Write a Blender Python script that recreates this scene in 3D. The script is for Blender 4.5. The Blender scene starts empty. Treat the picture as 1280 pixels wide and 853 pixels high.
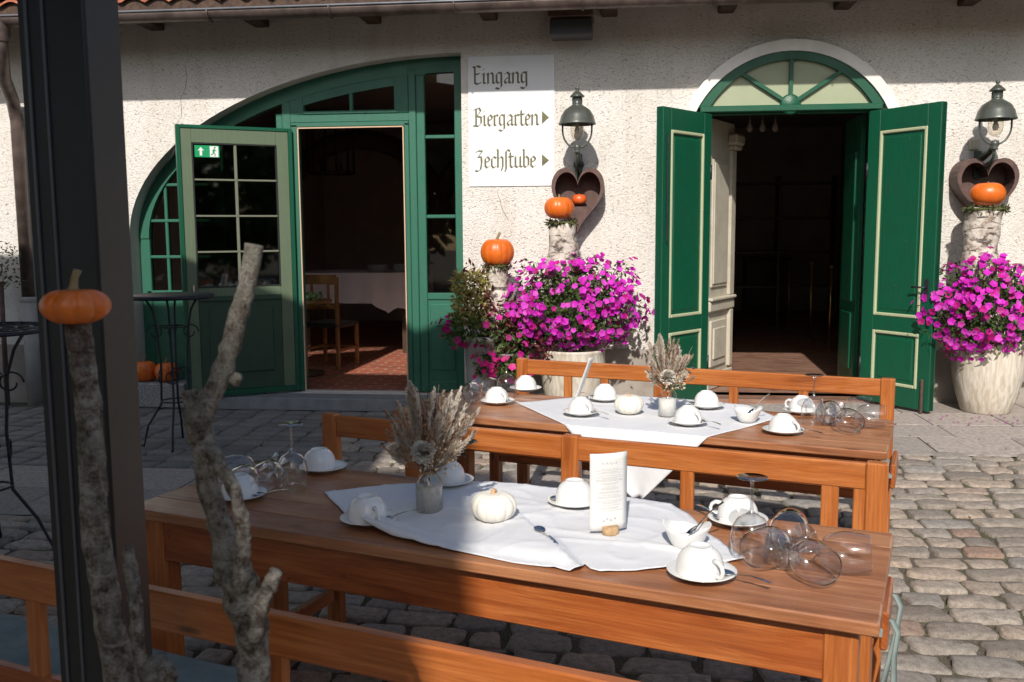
import bpy, math, random
from mathutils import Vector, Matrix, noise
from mathutils.geometry import tessellate_polygon, delaunay_2d_cdt
PI = math.pi
random.seed(7)
sc = bpy.context.scene
col = sc.collection
R_ = random.Random(11)
def U(a, b): return R_.uniform(a, b)

# ------------------------------------------------------------------ camera (solved from the photo's vanishing points)
FPX, H = 1172.0, 1.55
pit, rol, yaw = 0.116998, -0.0060726, 0.108401
cp, sp = math.cos(pit), math.sin(pit)
cF = Vector((0, cp, -sp)); r0 = Vector((1, 0, 0)); u0 = Vector((0, sp, cp))
cR = math.cos(rol)*r0 + math.sin(rol)*u0; cU = -math.sin(rol)*r0 + math.cos(rol)*u0
Mz = Matrix.Rotation(yaw, 3, 'Z'); cR, cU, cF = Mz@cR, Mz@cU, Mz@cF
CAM = Vector((0, 0, H))
def ray(x, y): return cF + cR*((x-640)/FPX) - cU*((y-426.5)/FPX)
def PZ(x, y, z):
    d = ray(x, y); return CAM + d*((z-H)/d.z)
def PY(x, y, Y):
    d = ray(x, y); return CAM + d*(Y/d.y)
def PD(x, y, dist): return CAM + ray(x, y)*dist
TA = math.radians(-18.17)                      # the tables stand at this angle to the facade
tu = Vector((math.cos(TA), math.sin(TA), 0)); tv = Vector((-math.sin(TA), math.cos(TA), 0))
def TB(u, v, z=0): return tu*u + tv*v + Vector((0, 0, z))

cam = bpy.data.objects.new('camera', bpy.data.cameras.new('camera')); col.objects.link(cam)
cam.data.sensor_width = 36; cam.data.lens = FPX/1280*36
cam.data.clip_start = 0.05; cam.data.clip_end = 300
m4 = Matrix((cR, cU, -cF)).transposed().to_4x4(); m4.translation = CAM
cam.matrix_world = m4
cam.data.dof.use_dof = True; cam.data.dof.focus_distance = 4.6; cam.data.dof.aperture_fstop = 13.0
sc.camera = cam

# ------------------------------------------------------------------ mesh builder
def tag(o, label=None, cat=None, group=None, kind=None):
    if label: o['label'] = label
    if cat: o['category'] = cat
    if group: o['group'] = group
    if kind: o['kind'] = kind
    return o
def empty(name, loc=(0, 0, 0), rz=0.0, label=None, cat=None, group=None):
    o = bpy.data.objects.new(name, None); o.empty_display_size = .1
    col.objects.link(o); o.location = loc; o.rotation_euler = (0, 0, rz)
    return tag(o, label, cat, group)
class MB:
    def __init__(s): s.v = []; s.f = []; s.uv = []; s.mi = []; s.sm = []
    def add(s, vs, fs, uvs=None, m=0, smooth=False, M=None):
        o = len(s.v)
        if M is not None: vs = [M @ Vector(p) for p in vs]
        s.v += [tuple(p) for p in vs]
        for i, f in enumerate(fs):
            s.f.append([a+o for a in f]); s.mi.append(m); s.sm.append(smooth)
            s.uv.append(uvs[i] if uvs else [(0, 0)]*len(f))
        return s
    def box(s, c, d, b=.003, M=None, m=0, grain=None):
        hx = [d[0]/2, d[1]/2, d[2]/2]; b = min(b, min(hx)*.6)
        vs = []; idx = {}
        for sx in (-1, 1):
            for sy in (-1, 1):
                for sz in (-1, 1):
                    sg = (sx, sy, sz)
                    for a in range(3):
                        p = [sg[k]*(hx[k]-(0 if k == a else b)) for k in range(3)]
                        idx[(sg, a)] = len(vs); vs.append([p[k]+c[k] for k in range(3)])
        fs = []
        for a in range(3):
            p, q = (a+1) % 3, (a+2) % 3
            for s_ in (-1, 1):
                L = []
                for (x, y) in ((-1, -1), (1, -1), (1, 1), (-1, 1)):
                    sg = [0]*3; sg[a] = s_; sg[p] = x; sg[q] = y; L.append(idx[(tuple(sg), a)])
                if s_ < 0: L.reverse()
                fs.append(L)
        for a in range(3):
            p, q = (a+1) % 3, (a+2) % 3
            for x in (-1, 1):
                for y in (-1, 1):
                    A = [0]*3; A[p] = x; A[q] = y; A[a] = -1; B = list(A); B[a] = 1
                    A, B = tuple(A), tuple(B)
                    L = [idx[(A, p)], idx[(B, p)], idx[(B, q)], idx[(A, q)]]
                    if x*y > 0: L.reverse()
                    fs.append(L)
        for sx in (-1, 1):
            for sy in (-1, 1):
                for sz in (-1, 1):
                    L = [idx[((sx, sy, sz), a)] for a in range(3)]
                    if sx*sy*sz < 0: L.reverse()
                    fs.append(L)
        if grain is None: grain = max(range(3), key=lambda k: d[k])
        o1, o2 = (grain+1) % 3, (grain+2) % 3; ou, ov = U(0, 50), U(0, 50)
        uvs = [[(vs[i][grain]+ou, vs[i][o1]+vs[i][o2]*1.0+ov) for i in f] for f in fs]
        return s.add(vs, fs, uvs, m, False, M)
    def bar(s, a, b, w, t, up=(0, 0, 1), bev=.002, m=0):
        a, b = Vector(a), Vector(b); x = (b-a); L = x.length; x.normalize()
        y = Vector(up).cross(x)
        if y.length < 1e-4: y = Vector((0, 1, 0)).cross(x)
        y.normalize(); z = x.cross(y)
        M = Matrix((x, y, z)).transposed().to_4x4(); M.translation = (a+b)/2
        return s.box((0, 0, 0), (L, w, t), bev, M, m)
    def lathe(s, prof, n=24, M=None, m=0, smooth=True, rf=None, close=True):
        vs = []; fs = []; uvs = []; k = len(prof)
        for i in range(n):
            a = 2*PI*i/n
            for j, (r, z) in enumerate(prof):
                q = rf(a, j, r, z) if rf else r
                vs.append((q*math.cos(a), q*math.sin(a), z))
        for i in range(n):
            i2 = (i+1) % n
            for j in range(k-1):
                fs.append([i*k+j, i2*k+j, i2*k+j+1, i*k+j+1])
                uvs.append([(i/n, j/k), ((i+1)/n, j/k), ((i+1)/n, (j+1)/k), (i/n, (j+1)/k)])
        return s.add(vs, fs, uvs, m, smooth, M)
    def tube(s, pts, rad, n=8, m=0, cap=True, smooth=True, wob=0, seed=0, closed=False):
        pts = [Vector(p) for p in pts]; k = len(pts)
        if not isinstance(rad, (list, tuple)): rad = [rad]*k
        vs = []; fs = []; uvs = []
        T0 = (pts[1]-pts[0]).normalized()
        N = T0.orthogonal().normalized(); d = 0
        for i, p in enumerate(pts):
            if closed: T = (pts[(i+1) % k]-pts[i-1]).normalized()
            elif i == 0: T = T0
            elif i == k-1: T = (pts[-1]-pts[-2]).normalized()
            else: T = ((pts[i+1]-p).normalized()+(p-pts[i-1]).normalized()).normalized()
            N = (N - T*N.dot(T)).normalized(); B = T.cross(N)
            if i: d += (p-pts[i-1]).length
            for j in range(n):
                a = 2*PI*j/n; r = rad[i]
                q = p+(N*math.cos(a)+B*math.sin(a))*r
                if wob: q += (N*math.cos(a)+B*math.sin(a))*r*wob*noise.noise(Vector(q)*(1.2/max(r, 1e-3))*.5+Vector((seed, 0, 0)))
                vs.append(q)
        K = k if closed else k-1
        for i in range(K):
            i2 = (i+1) % k
            for j in range(n):
                j2 = (j+1) % n
                fs.append([i*n+j, i*n+j2, i2*n+j2, i2*n+j]); uvs.append([(i/k, j/n)]*4)
        if cap and not closed:
            fs.append(list(range(n))[::-1]); uvs.append([(0, 0)]*n)
            fs.append([(k-1)*n+j for j in range(n)]); uvs.append([(0, 0)]*n)
        return s.add(vs, fs, uvs, m, smooth)
    def prism(s, poly, t, M=None, m=0, smooth_side=False, back=True):
        # poly in local XY (ccw), extruded from z=0 down to z=-t
        n = len(poly)
        tr = tessellate_polygon([[Vector((x, y, 0)) for x, y in poly]])
        vs = [(x, y, 0) for x, y in poly]+[(x, y, -t) for x, y in poly]
        fs = []
        def ccw(T):
            a, b, c = [poly[i] for i in T]
            return (b[0]-a[0])*(c[1]-a[1])-(b[1]-a[1])*(c[0]-a[0]) > 0
        for T in tr:
            T = list(T)
            if not ccw(T): T.reverse()
            fs.append(T)
            if back: fs.append([i+n for i in T[::-1]])
        for i in range(n):
            j = (i+1) % n; fs.append([i, i+n, j+n, j])
        uvs = [[(vs[i][0], vs[i][1]+vs[i][2]) for i in f] for f in fs]
        return s.add(vs, fs, uvs, m, False, M)
    def build(s, name, mats, parent=None, loc=None, rot=None):
        me = bpy.data.meshes.new(name); me.from_pydata(s.v, [], s.f)
        if not isinstance(mats, (list, tuple)): mats = [mats]
        for m in mats: me.materials.append(m)
        me.polygons.foreach_set('material_index', s.mi); me.polygons.foreach_set('use_smooth', s.sm)
        uvl = me.uv_layers.new(name='UVMap'); flat = []
        for p in s.uv:
            for q in p: flat += [q[0], q[1]]
        uvl.data.foreach_set('uv', flat); me.update()
        o = bpy.data.objects.new(name, me); col.objects.link(o)
        if parent is not None: o.parent = parent
        if loc is not None: o.location = loc
        if rot is not None: o.rotation_euler = rot
        return o
def copy_tree(o, parent=None):
    c = o.copy(); col.objects.link(c); c.parent = parent
    for ch in [x for x in bpy.data.objects if x.parent == o]: copy_tree(ch, c)
    return c
def MT(loc, rx=0, ry=0, rz=0, s=1):
    return Matrix.Translation(loc) @ Matrix.Rotation(rz, 4, 'Z') @ Matrix.Rotation(ry, 4, 'Y') @ Matrix.Rotation(rx, 4, 'X') @ Matrix.Scale(s, 4)
FACE = Matrix(((1, 0, 0, 0), (0, 0, -1, 0), (0, 1, 0, 0), (0, 0, 0, 1)))   # local XY -> world XZ, local +Z -> world -Y
def FY(Y): return Matrix.Translation((0, Y, 0)) @ FACE

# ------------------------------------------------------------------ materials
class NT:
    def __init__(s, name):
        s.m = bpy.data.materials.new(name); s.m.use_nodes = True; s.t = s.m.node_tree; s.n = s.t.nodes
        s.b = s.n['Principled BSDF']; s.out = s.n['Material Output']; s._tc = None
    def L(s, a, b): s.t.links.new(a, b)
    def coord(s, kind='Object', scale=(1, 1, 1)):
        if not s._tc: s._tc = s.n.new('ShaderNodeTexCoord')
        mp = s.n.new('ShaderNodeMapping'); mp.inputs['Scale'].default_value = scale
        s.L(s._tc.outputs[kind], mp.inputs[0]); return mp.outputs[0]
    def noise(s, vec, scale, detail=4, rough=.55, dist=0):
        n = s.n.new('ShaderNodeTexNoise'); n.inputs['Scale'].default_value = scale; n.inputs['Detail'].default_value = detail
        n.inputs['Roughness'].default_value = rough; n.inputs['Distortion'].default_value = dist
        s.L(vec, n.inputs['Vector']); return n.outputs['Fac']
    def voro(s, vec, scale, feature='F1', out='Distance'):
        n = s.n.new('ShaderNodeTexVoronoi'); n.feature = feature; n.inputs['Scale'].default_value = scale
        s.L(vec, n.inputs['Vector']); return n.outputs[out]
    def ramp(s, fac, stops):
        n = s.n.new('ShaderNodeValToRGB'); s.L(fac, n.inputs[0]); e = n.color_ramp.elements
        while len(e) < len(stops): e.new(.5)
        for i, (p, c) in enumerate(stops):
            e[i].position = p; e[i].color = (c, c, c, 1) if isinstance(c, (int, float)) else (*c, 1)
        return n.outputs[0]
    def mix(s, fac, a, b, mode='MIX'):
        n = s.n.new('ShaderNodeMix'); n.data_type = 'RGBA'; n.blend_type = mode
        for sock, v in ((n.inputs[0], fac), (n.inputs[6], a), (n.inputs[7], b)):
            if isinstance(v, (int, float)): sock.default_value = v
            elif isinstance(v, tuple): sock.default_value = (*v, 1)
            else: s.L(v, sock)
        return n.outputs[2]
    def math(s, op, a, b=0.0):
        n = s.n.new('ShaderNodeMath'); n.operation = op
        for sock, v in ((n.inputs[0], a), (n.inputs[1], b)):
            if isinstance(v, (int, float)): sock.default_value = v
            else: s.L(v, sock)
        return n.outputs[0]
    def bump(s, h, dist=.01, strength=1.0, prev=None):
        n = s.n.new('ShaderNodeBump'); n.inputs['Distance'].default_value = dist; n.inputs['Strength'].default_value = strength
        s.L(h, n.inputs['Height'])
        if prev: s.L(prev, n.inputs['Normal'])
        s.L(n.outputs[0], s.b.inputs['Normal']); return n.outputs[0]
    def set(s, base=None, rough=None, metal=None, spec=None, **k):
        for nm, v in (('Base Color', base), ('Roughness', rough), ('Metallic', metal), ('Specular IOR Level', spec)):
            if v is None: continue
            if isinstance(v, tuple): s.b.inputs[nm].default_value = (*v, 1)
            elif isinstance(v, (int, float)): s.b.inputs[nm].default_value = v
            else: s.L(v, s.b.inputs[nm])
        return s
def simple(name, c1, c2=None, rough=.5, nscale=8, metal=0, spec=.5, bump=None, bscale=60, kind='Object', detail=5, lo=.35, hi=.65):
    t = NT(name); v = t.coord(kind)
    if c2: t.set(base=t.ramp(t.noise(v, nscale, detail), [(lo, c1), (hi, c2)]))
    else: t.set(base=c1)
    t.set(rough=rough, metal=metal, spec=spec)
    if bump: t.bump(t.noise(v, bscale, 4), bump, 1)
    return t.m

def plaster():
    t = NT('rough_plaster'); v = t.coord()
    a = t.noise(v, 2.2, 5); c = t.mix(t.ramp(a, [(.35, 0), (.7, 1)]), (.76, .715, .655), (.84, .805, .755))
    st = t.noise(t.coord(scale=(3, 3, .5)), 2.0, 6, .65)
    c = t.mix(t.ramp(st, [(.50, 0), (.74, .40)]), c, (.56, .48, .39))
    # short horizontal trowel pits
    pv = t.coord(scale=(1, 1, 1.9)); n1 = t.noise(pv, 42, 4, .65, .9); n2 = t.noise(pv, 150, 3, .6)
    pits = t.ramp(n1, [(.315, 0), (.385, 1)])
    c = t.mix(t.math('SUBTRACT', 1.0, pits), c, (.58, .51, .44))
    t.set(base=c, rough=.92, spec=.2)
    cr = t.voro(t.coord(scale=(1, 1, .55)), .9, 'DISTANCE_TO_EDGE')
    h = t.math('ADD', t.math('MULTIPLY', pits, .5), t.math('MULTIPLY', n1, 1.2)); h = t.math('ADD', h, t.math('MULTIPLY', n2, .25))
    t.bump(h, .011, 1); return t.m
def wood(name, dark, mid, light, rough=.38, coat=.0, su=1.4, sv=16.0, stain=None):
    t = NT(name); v = t.coord('UV', (su, sv, 1)); n = t.noise(v, 1.0, 8, .68, 1.6)
    f = t.noise(t.coord('UV', (4, 150, 1)), 1.0, 3, .6)
    c = t.ramp(n, [(.34, tuple(x*.8 for x in dark)), (.47, mid), (.60, light)])
    c = t.mix(t.ramp(f, [(.38, .40), (.58, 0)]), c, tuple(x*.65 for x in dark))
    big = t.noise(t.coord('Object'), 3.0, 4); c = t.mix(t.ramp(big, [(.38, .0), (.68, .6)]), c, stain or tuple(x*.6 for x in mid))
    kn = t.voro(t.coord('UV', (2.3, 9.0, 1)), 1.0); c = t.mix(t.ramp(kn, [(.05, .85), (.10, 0)]), c, tuple(x*.22 for x in dark))
    sc_ = t.noise(t.coord('Object'), 55, 4, .7)
    t.set(base=c, rough=t.ramp(t.noise(t.coord('Object'), 14, 5), [(.3, rough-.1), (.7, rough+.16)]), spec=.5)
    t.bump(t.math('ADD', f, t.math('MULTIPLY', sc_, .5)), .0012, .8)
    if coat: t.b.inputs['Coat Weight'].default_value = coat; t.b.inputs['Coat Roughness'].default_value = .22
    return t.m
def paint(name, c, dirt, rough=.4, amt=.5):
    t = NT(name); v = t.coord(); n = t.noise(v, 5, 6, .65); n2 = t.noise(v, 90, 3)
    b = t.mix(t.ramp(n, [(.4, 0), (.75, amt)]), c, dirt)
    ch = t.noise(v, 30, 7, .8)
    b = t.mix(t.ramp(ch, [(.665, 0), (.69, .75)]), b, (.30, .29, .23))
    br = t.noise(t.coord(scale=(70, 70, 3)), 1, 3); b = t.mix(t.ramp(br, [(.4, 0), (.8, .25)]), b, tuple(min(1, x*1.5) for x in c))
    t.set(base=b, rough=t.ramp(n, [(.3, rough), (.7, rough+.2)]), spec=.45); t.bump(t.math('ADD', n2, t.math('MULTIPLY', br, .7)), .0012, .9); return t.m
def stone(name, ramp, bs=70, bd=.004, rough=.85):
    t = NT(name); uv = t.coord('UV')
    sep = t.n.new('ShaderNodeSeparateXYZ'); t.L(uv, sep.inputs[0])
    c = t.ramp(sep.outputs[0], ramp)
    n = t.noise(t.coord(), 30, 8, .75); c = t.mix(t.ramp(n, [(.36, .7), (.60, 0)]), c, tuple((.15, .12, .095)))
    n3 = t.noise(t.coord(), 170, 5, .8); c = t.mix(t.ramp(n3, [(.52, 0), (.66, .5)]), c, (.55, .52, .47)); c = t.mix(t.ramp(n3, [(.36, .6), (.46, 0)]), c, (.12, .10, .085))
    t.set(base=c, rough=rough, spec=.35); t.bump(t.math('ADD', n, t.math('MULTIPLY', n3, .6)), bd, 1); return t.m
def rnd(name, ramp, rough=.6, sub=0, trans=0):
    t = NT(name); sep = t.n.new('ShaderNodeSeparateXYZ'); t.L(t.coord('UV'), sep.inputs[0])
    c = t.ramp(sep.outputs[0], ramp); t.set(base=c, rough=rough, spec=.3)
    if trans:
        tr = t.n.new('ShaderNodeBsdfTranslucent'); t.L(c, tr.inputs[0]); mx = t.n.new('ShaderNodeMixShader'); mx.inputs[0].default_value = trans
        t.L(t.b.outputs[0], mx.inputs[1]); t.L(tr.outputs[0], mx.inputs[2]); t.L(mx.outputs[0], t.out.inputs[0])
    return t.m
def thin_glass(name, tint=(.95, .97, .96), edge=(.55, .6, .6), refl=1.0, rough=.0, base=0.04):
    t = NT(name); t.n.remove(t.b)
    lw = t.n.new('ShaderNodeLayerWeight'); lw.inputs[0].default_value = .5
    tp = t.n.new('ShaderNodeBsdfTransparent'); gl = t.n.new('ShaderNodeBsdfGlossy'); gl.inputs['Roughness'].default_value = rough
    f3 = t.math('POWER', lw.outputs['Facing'], 3.0)
    t.L(t.mix(f3, tint, edge), tp.inputs[0])
    fr = t.math('ADD', t.math('MULTIPLY', t.math('POWER', lw.outputs['Facing'], 4.0), .75*refl), base)
    mx = t.n.new('ShaderNodeMixShader'); t.L(fr, mx.inputs[0]); t.L(tp.outputs[0], mx.inputs[1]); t.L(gl.outputs[0], mx.inputs[2])
    t.L(mx.outputs[0], t.out.inputs[0]); return t.m

M_plaster = plaster()
M_smoothwhite = simple('smooth_white_render', (.70, .67, .62), (.80, .78, .74), .85, 6, bump=.002, bscale=40)
M_plinth = simple('grey_plinth_render', (.27, .235, .20), (.37, .33, .29), .9, 5, bump=.003, bscale=70)
M_signwhite = simple('white_sign_paint', (.76, .78, .79), (.82, .83, .83), .8, 4, bump=.001, bscale=60)
M_letter = simple('olive_lettering', (.10, .095, .05), (.17, .155, .07), .6, 60)
M_teal = paint('teal_green_paint', (.030, .135, .088), (.018, .085, .06), .35, .5)
M_green = paint('door_green_paint', (.003, .080, .038), (.003, .05, .025), .3, .55)
M_olive = paint('olive_green_paint', (.115, .155, .095), (.085, .115, .07), .45, .6)
M_leafdark = paint('dark_green_panel_paint', (.026, .06, .032), (.018, .042, .024), .4, .6)
M_trim = paint('pale_sage_trim', (.40, .43, .27), (.30, .33, .20), .45, .4)
M_cream = paint('aged_cream_paint', (.50, .46, .37), (.33, .29, .22), .55, .7)
M_creamedge = simple('cream_weatherstrip', (.62, .42, .28), None, .6)
M_frost = simple('frosted_fanlight_glass', (.29, .325, .205), (.33, .365, .235), .5, 3)
M_pane = thin_glass('window_glass', (.8, .82, .81), (.5, .53, .53), .7, .02, .05)
M_glass = thin_glass('drinking_glass', (.985, .99, .988), (.84, .86, .86), 2.2, .06, .10)
M_bottle = thin_glass('vase_glass', (.93, .945, .94), (.45, .48, .47), 1.2, .05, .10)
M_glassfoot = thin_glass('glass_stem', (.90, .91, .91), (.40, .42, .43), 1.2, .08, .22)
M_bulb = thin_glass('lamp_glass', (.93, .9, .84), (.5, .47, .42), 1, .03, .06)
M_tabletop = wood('reddish_tabletop_wood', (.25, .090, .036), (.38, .155, .066), (.50, .235, .110), .40, .18, .8, 9, (.30, .11, .045))
M_pine = wood('orange_pine', (.22, .052, .012), (.35, .095, .022), (.47, .155, .042), .36, .25, 1.3, 15, (.34, .075, .012))
M_pine2 = wood('golden_pine', (.26, .068, .015), (.40, .118, .027), (.53, .19, .052), .38, .2, 1.2, 14, (.40, .11, .02))
M_rafter = simple('dark_rafter_wood', (.035, .018, .012), (.09, .05, .03), .8, 20)
M_iron = simple('black_wrought_iron', (.018, .019, .026), (.03, .03, .04), .5, 30, metal=.3)
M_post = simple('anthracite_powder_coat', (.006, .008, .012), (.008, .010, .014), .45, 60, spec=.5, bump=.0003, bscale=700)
M_postside = simple('bounce_lit_post_coat', (.026, .021, .018), (.031, .025, .021), .42, 60)  # bounced light on the post's right face, painted in as lighter brown
M_gutter = simple('weathered_copper_gutter', (.085, .062, .055), (.16, .12, .105), .45, 9, metal=.35, spec=.5)
M_gutteredge = simple('gutter_bead_metal', (.30, .31, .33), (.4, .4, .42), .35, 9, metal=.7)
M_greypipe = simple('grey_standpipe', (.30, .29, .28), (.36, .35, .34), .7, 9)
M_tile = simple('clay_roof_tile', (.26, .075, .035), (.42, .14, .07), .85, 12, bump=.004)
M_lamp = simple('green_grey_lamp_paint', (.07, .078, .066), (.10, .11, .095), .35, 12, metal=.25)
M_lampdark = simple('dark_lamp_bracket', (.03, .05, .04), (.05, .07, .055), .4, 12, metal=.2)
M_rust = simple('rusted_brown_steel', (.075, .042, .035), (.125, .07, .058), .6, 14, metal=.15, bump=.001, bscale=90)
M_brass = simple('brass', (.45, .30, .12), None, .3, metal=1)
M_steel = simple('spoon_steel', (.62, .62, .62), None, .12, metal=1)
def ceramic():
    t = NT('white_porcelain'); t.set(base=(.73, .73, .71), rough=.12, spec=.5); return t.m
M_china = ceramic()
M_sage = simple('pale_sage_glaze', (.62, .68, .60), None, .12)
def cloth():
    t = NT('white_linen'); v = t.coord(); n = t.noise(v, 9, 5); 
    w = t.n.new('ShaderNodeTexWave'); w.inputs['Scale'].default_value = 260; t.L(v, w.inputs[0])
    t.set(base=t.ramp(n, [(.3, (.65, .655, .675)), (.7, (.71, .712, .72))]), rough=.8, spec=.2)
    t.bump(t.math('ADD', t.noise(v, 420, 2), t.math('MULTIPLY', n, 8)), .0006, .8); return t.m
M_linen = cloth()
M_paper = simple('menu_paper', (.68, .675, .655), (.72, .715, .695), .7, 12)
M_ink = simple('grey_print_ink', (.30, .30, .31), None, .7)
M_inkpale = simple('pale_print_ink', (.42, .42, .42), None, .7)
M_cork = simple('bark_wood_slice', (.36, .22, .11), (.52, .36, .2), .8, 60, bump=.002, bscale=150)
M_cushion = simple('grey_green_cushion_fabric', (.17, .22, .205), (.24, .29, .27), .9, 12, bump=.001, bscale=500)
def pumpkin_mat(name, a, b, c):
    t = NT(name); v = t.coord(); n = t.noise(v, 14, 5, .6); n2 = t.noise(v, 60, 4, .7)
    k = t.ramp(n, [(.3, a), (.7, b)]); k = t.mix(t.ramp(n2, [(.58, 0), (.70, .55)]), k, c)
    t.set(base=k, rough=.38, spec=.5); t.bump(n2, .001, .6); return t.m
M_pumpkin = pumpkin_mat('orange_pumpkin_skin', (.60, .105, .010), (.74, .165, .016), (.55, .19, .04))
M_pumpkindull = pumpkin_mat('dull_orange_pumpkin_skin', (.56, .11, .012), (.68, .17, .022), (.35, .18, .05))
M_pumpkinred = pumpkin_mat('red_orange_pumpkin_skin', (.62, .07, .015), (.75, .16, .03), (.7, .35, .15))
M_whitepump = pumpkin_mat('ivory_pumpkin_skin', (.78, .735, .63), (.83, .80, .72), (.66, .58, .44))
M_stem = simple('dry_pumpkin_stem', (.16, .13, .06), (.30, .22, .11), .8, 60, bump=.002, bscale=160)
M_stemtan = simple('tan_pumpkin_stem', (.48, .24, .10), (.6, .38, .2), .8, 60)
def birch():
    t = NT('birch_bark'); v = t.coord(); n = t.noise(t.coord(scale=(9, 9, 26)), 1.0, 5, .65, .6); n2 = t.noise(v, 16, 5, .65); n3 = t.noise(v, 80, 4, .7)
    c = t.ramp(n2, [(.36, (.26, .20, .15)), (.56, (.62, .56, .49))])
    c = t.mix(t.ramp(n, [(.40, .9), (.47, 0)]), c, (.06, .045, .035)); c = t.mix(t.ramp(n3, [(.55, 0), (.7, .5)]), c, (.75, .72, .66))
    t.set(base=c, rough=.8, spec=.25); t.bump(t.math('ADD', n, t.math('MULTIPLY', n3, .5)), .008, 1); return t.m
M_birch = birch()
def lichen():
    t = NT('lichened_branch_bark'); v = t.coord(); n = t.noise(v, 60, 7, .75); n2 = t.noise(v, 12, 4, .6); n3 = t.noise(v, 300, 5, .75)
    bd = t.noise(t.coord(scale=(6, 6, 30)), 1.3, 4, .6, .8)
    c = t.ramp(n, [(.38, (.06, .042, .030)), (.48, (.23, .195, .155)), (.58, (.46, .43, .38))]); c = t.mix(t.ramp(bd, [(.60, 0), (.66, .7)]), c, (.55, .54, .50)); c = t.mix(t.ramp(bd, [(.33, .75), (.40, 0)]), c, (.06, .035, .028))
    c = t.mix(t.ramp(n2, [(.50, 0), (.62, .75)]), c, (.23, .22, .18)); c = t.mix(t.ramp(n2, [(.34, .6), (.42, 0)]), c, (.10, .05, .035))
    c = t.mix(t.ramp(n3, [(.54, 0), (.64, .5)]), c, (.48, .46, .41)); c = t.mix(t.ramp(n3, [(.36, .6), (.45, 0)]), c, (.06, .045, .035))
    t.set(base=c, rough=.9, spec=.2); t.bump(t.math('ADD', n, t.math('MULTIPLY', n3, .9)), .009, 1); return t.m
M_lichen = lichen()
def fluted():
    t = NT('ribbed_stoneware'); v = t.coord(scale=(1, 1, .12)); n = t.noise(v, 40, 4, .6); n2 = t.noise(t.coord(), 5, 5)
    c = t.ramp(n, [(.35, (.46, .40, .31)), (.6, (.66, .61, .52))]); c = t.mix(t.ramp(n2, [(.5, 0), (.8, .35)]), c, (.38, .30, .2))
    t.set(base=c, rough=.8, spec=.25); t.bump(n, .004, 1); return t.m
M_pot = fluted()
M_potgrey = simple('grey_planter', (.30, .29, .28), (.38, .37, .35), .8, 9, bump=.002)
M_soil = simple('dark_soil', (.03, .02, .015), (.05, .035, .025), .95, 40)
M_petal = rnd('magenta_petals', [(0, (.50, .008, .34)), (.35, (.66, .02, .52)), (.7, (.72, .04, .60)), (.9, (.74, .11, .62)), (1, (.42, .01, .16))], .55, trans=.35)
M_crimson = rnd('crimson_petals', [(0, (.30, .004, .12)), (.6, (.50, .008, .22)), (1, (.65, .02, .33))], .55, trans=.3)
M_pinkp = rnd('hot_pink_petals', [(0, (.62, .015, .2)), (1, (.78, .04, .3))], .55, trans=.3)
M_leaf = rnd('petunia_leaves', [(0, (.035, .07, .015)), (.6, (.07, .12, .03)), (1, (.13, .17, .05))], .55, trans=.25)
M_leafy = rnd('yellow_green_coleus', [(0, (.28, .26, .07)), (1, (.52, .45, .16))], .6, trans=.3)
M_leafred = rnd('burgundy_leaves', [(0, (.05, .008, .012)), (.7, (.12, .015, .03)), (1, (.28, .10, .05))], .6, trans=.2)
M_moss = rnd('moss_wreath_leaves', [(0, (.04, .05, .015)), (1, (.12, .13, .05))], .8)
M_plume = rnd('pampas_plume', [(0, (.58, .50, .41)), (.6, (.74, .67, .58)), (1, (.84, .79, .71))], .9, trans=.3)
M_plumed = rnd('brown_dried_grass', [(0, (.26, .15, .10)), (.5, (.44, .32, .23)), (1, (.58, .47, .36))], .9, trans=.2)
M_plumedark = rnd('dark_dried_leaf', [(0, (.035, .04, .038)), (1, (.09, .10, .09))], .8)
M_bloom = rnd('ivory_dried_bloom', [(0, (.60, .57, .50)), (1, (.78, .76, .70))], .8, trans=.3)
M_bead = simple('dried_berries', (.40, .27, .16), (.6, .48, .34), .7, 50)
M_sand = simple('grey_vase_salt', (.50, .46, .42), (.62, .58, .53), .9, 60, bump=.002, bscale=300)
M_sandw = simple('white_vase_salt', (.72, .70, .66), (.8, .78, .75), .9, 60, bump=.002, bscale=300)
M_twine = simple('jute_twine', (.30, .20, .10), (.45, .33, .19), .9, 200)
M_granite = simple('speckled_granite', (.16, .155, .15), (.42, .41, .39), .8, 70, detail=6)
M_exit = simple('exit_sign_green', (.01, .30, .11), None, .4); M_exitw = simple('exit_sign_white', (.8, .82, .8), None, .4)
M_dark = simple('dark_room_wall', (.42, .39, .35), (.5, .46, .41), .9, 3)
M_darkarch = simple('dark_room_arch', (.10, .07, .05), (.13, .09, .07), .9, 3)
M_darkwood = simple('dark_furniture_wood', (.04, .022, .012), (.09, .05, .025), .45, 12)
M_chairwood = simple('honey_chair_wood', (.22, .10, .035), (.34, .17, .06), .4, 12)
M_fungus = simple('bracket_fungus', (.24, .13, .06), (.42, .27, .14), .6, 40)
M_boxbeige = simple('beige_plastic', (.52, .47, .36), None, .5)
M_slab = stone('paving_slab_stone', [(0, (.33, .295, .265)), (.5, (.42, .375, .335)), (.8, (.46, .39, .345)), (1, (.37, .35, .33))], 70, .0015)
M_sett = stone('small_sett_stone', [(0, (.15, .145, .14)), (.5, (.20, .195, .19)), (1, (.26, .245, .23))], 70, .003)
M_cobble = stone('cobble_stone', [(0, (.25, .215, .18)), (.3, (.42, .36, .295)), (.5, (.52, .41, .315)), (.7, (.37, .345, .31)), (.88, (.56, .475, .385)), (1, (.40, .25, .18))], 70, .010)
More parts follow.
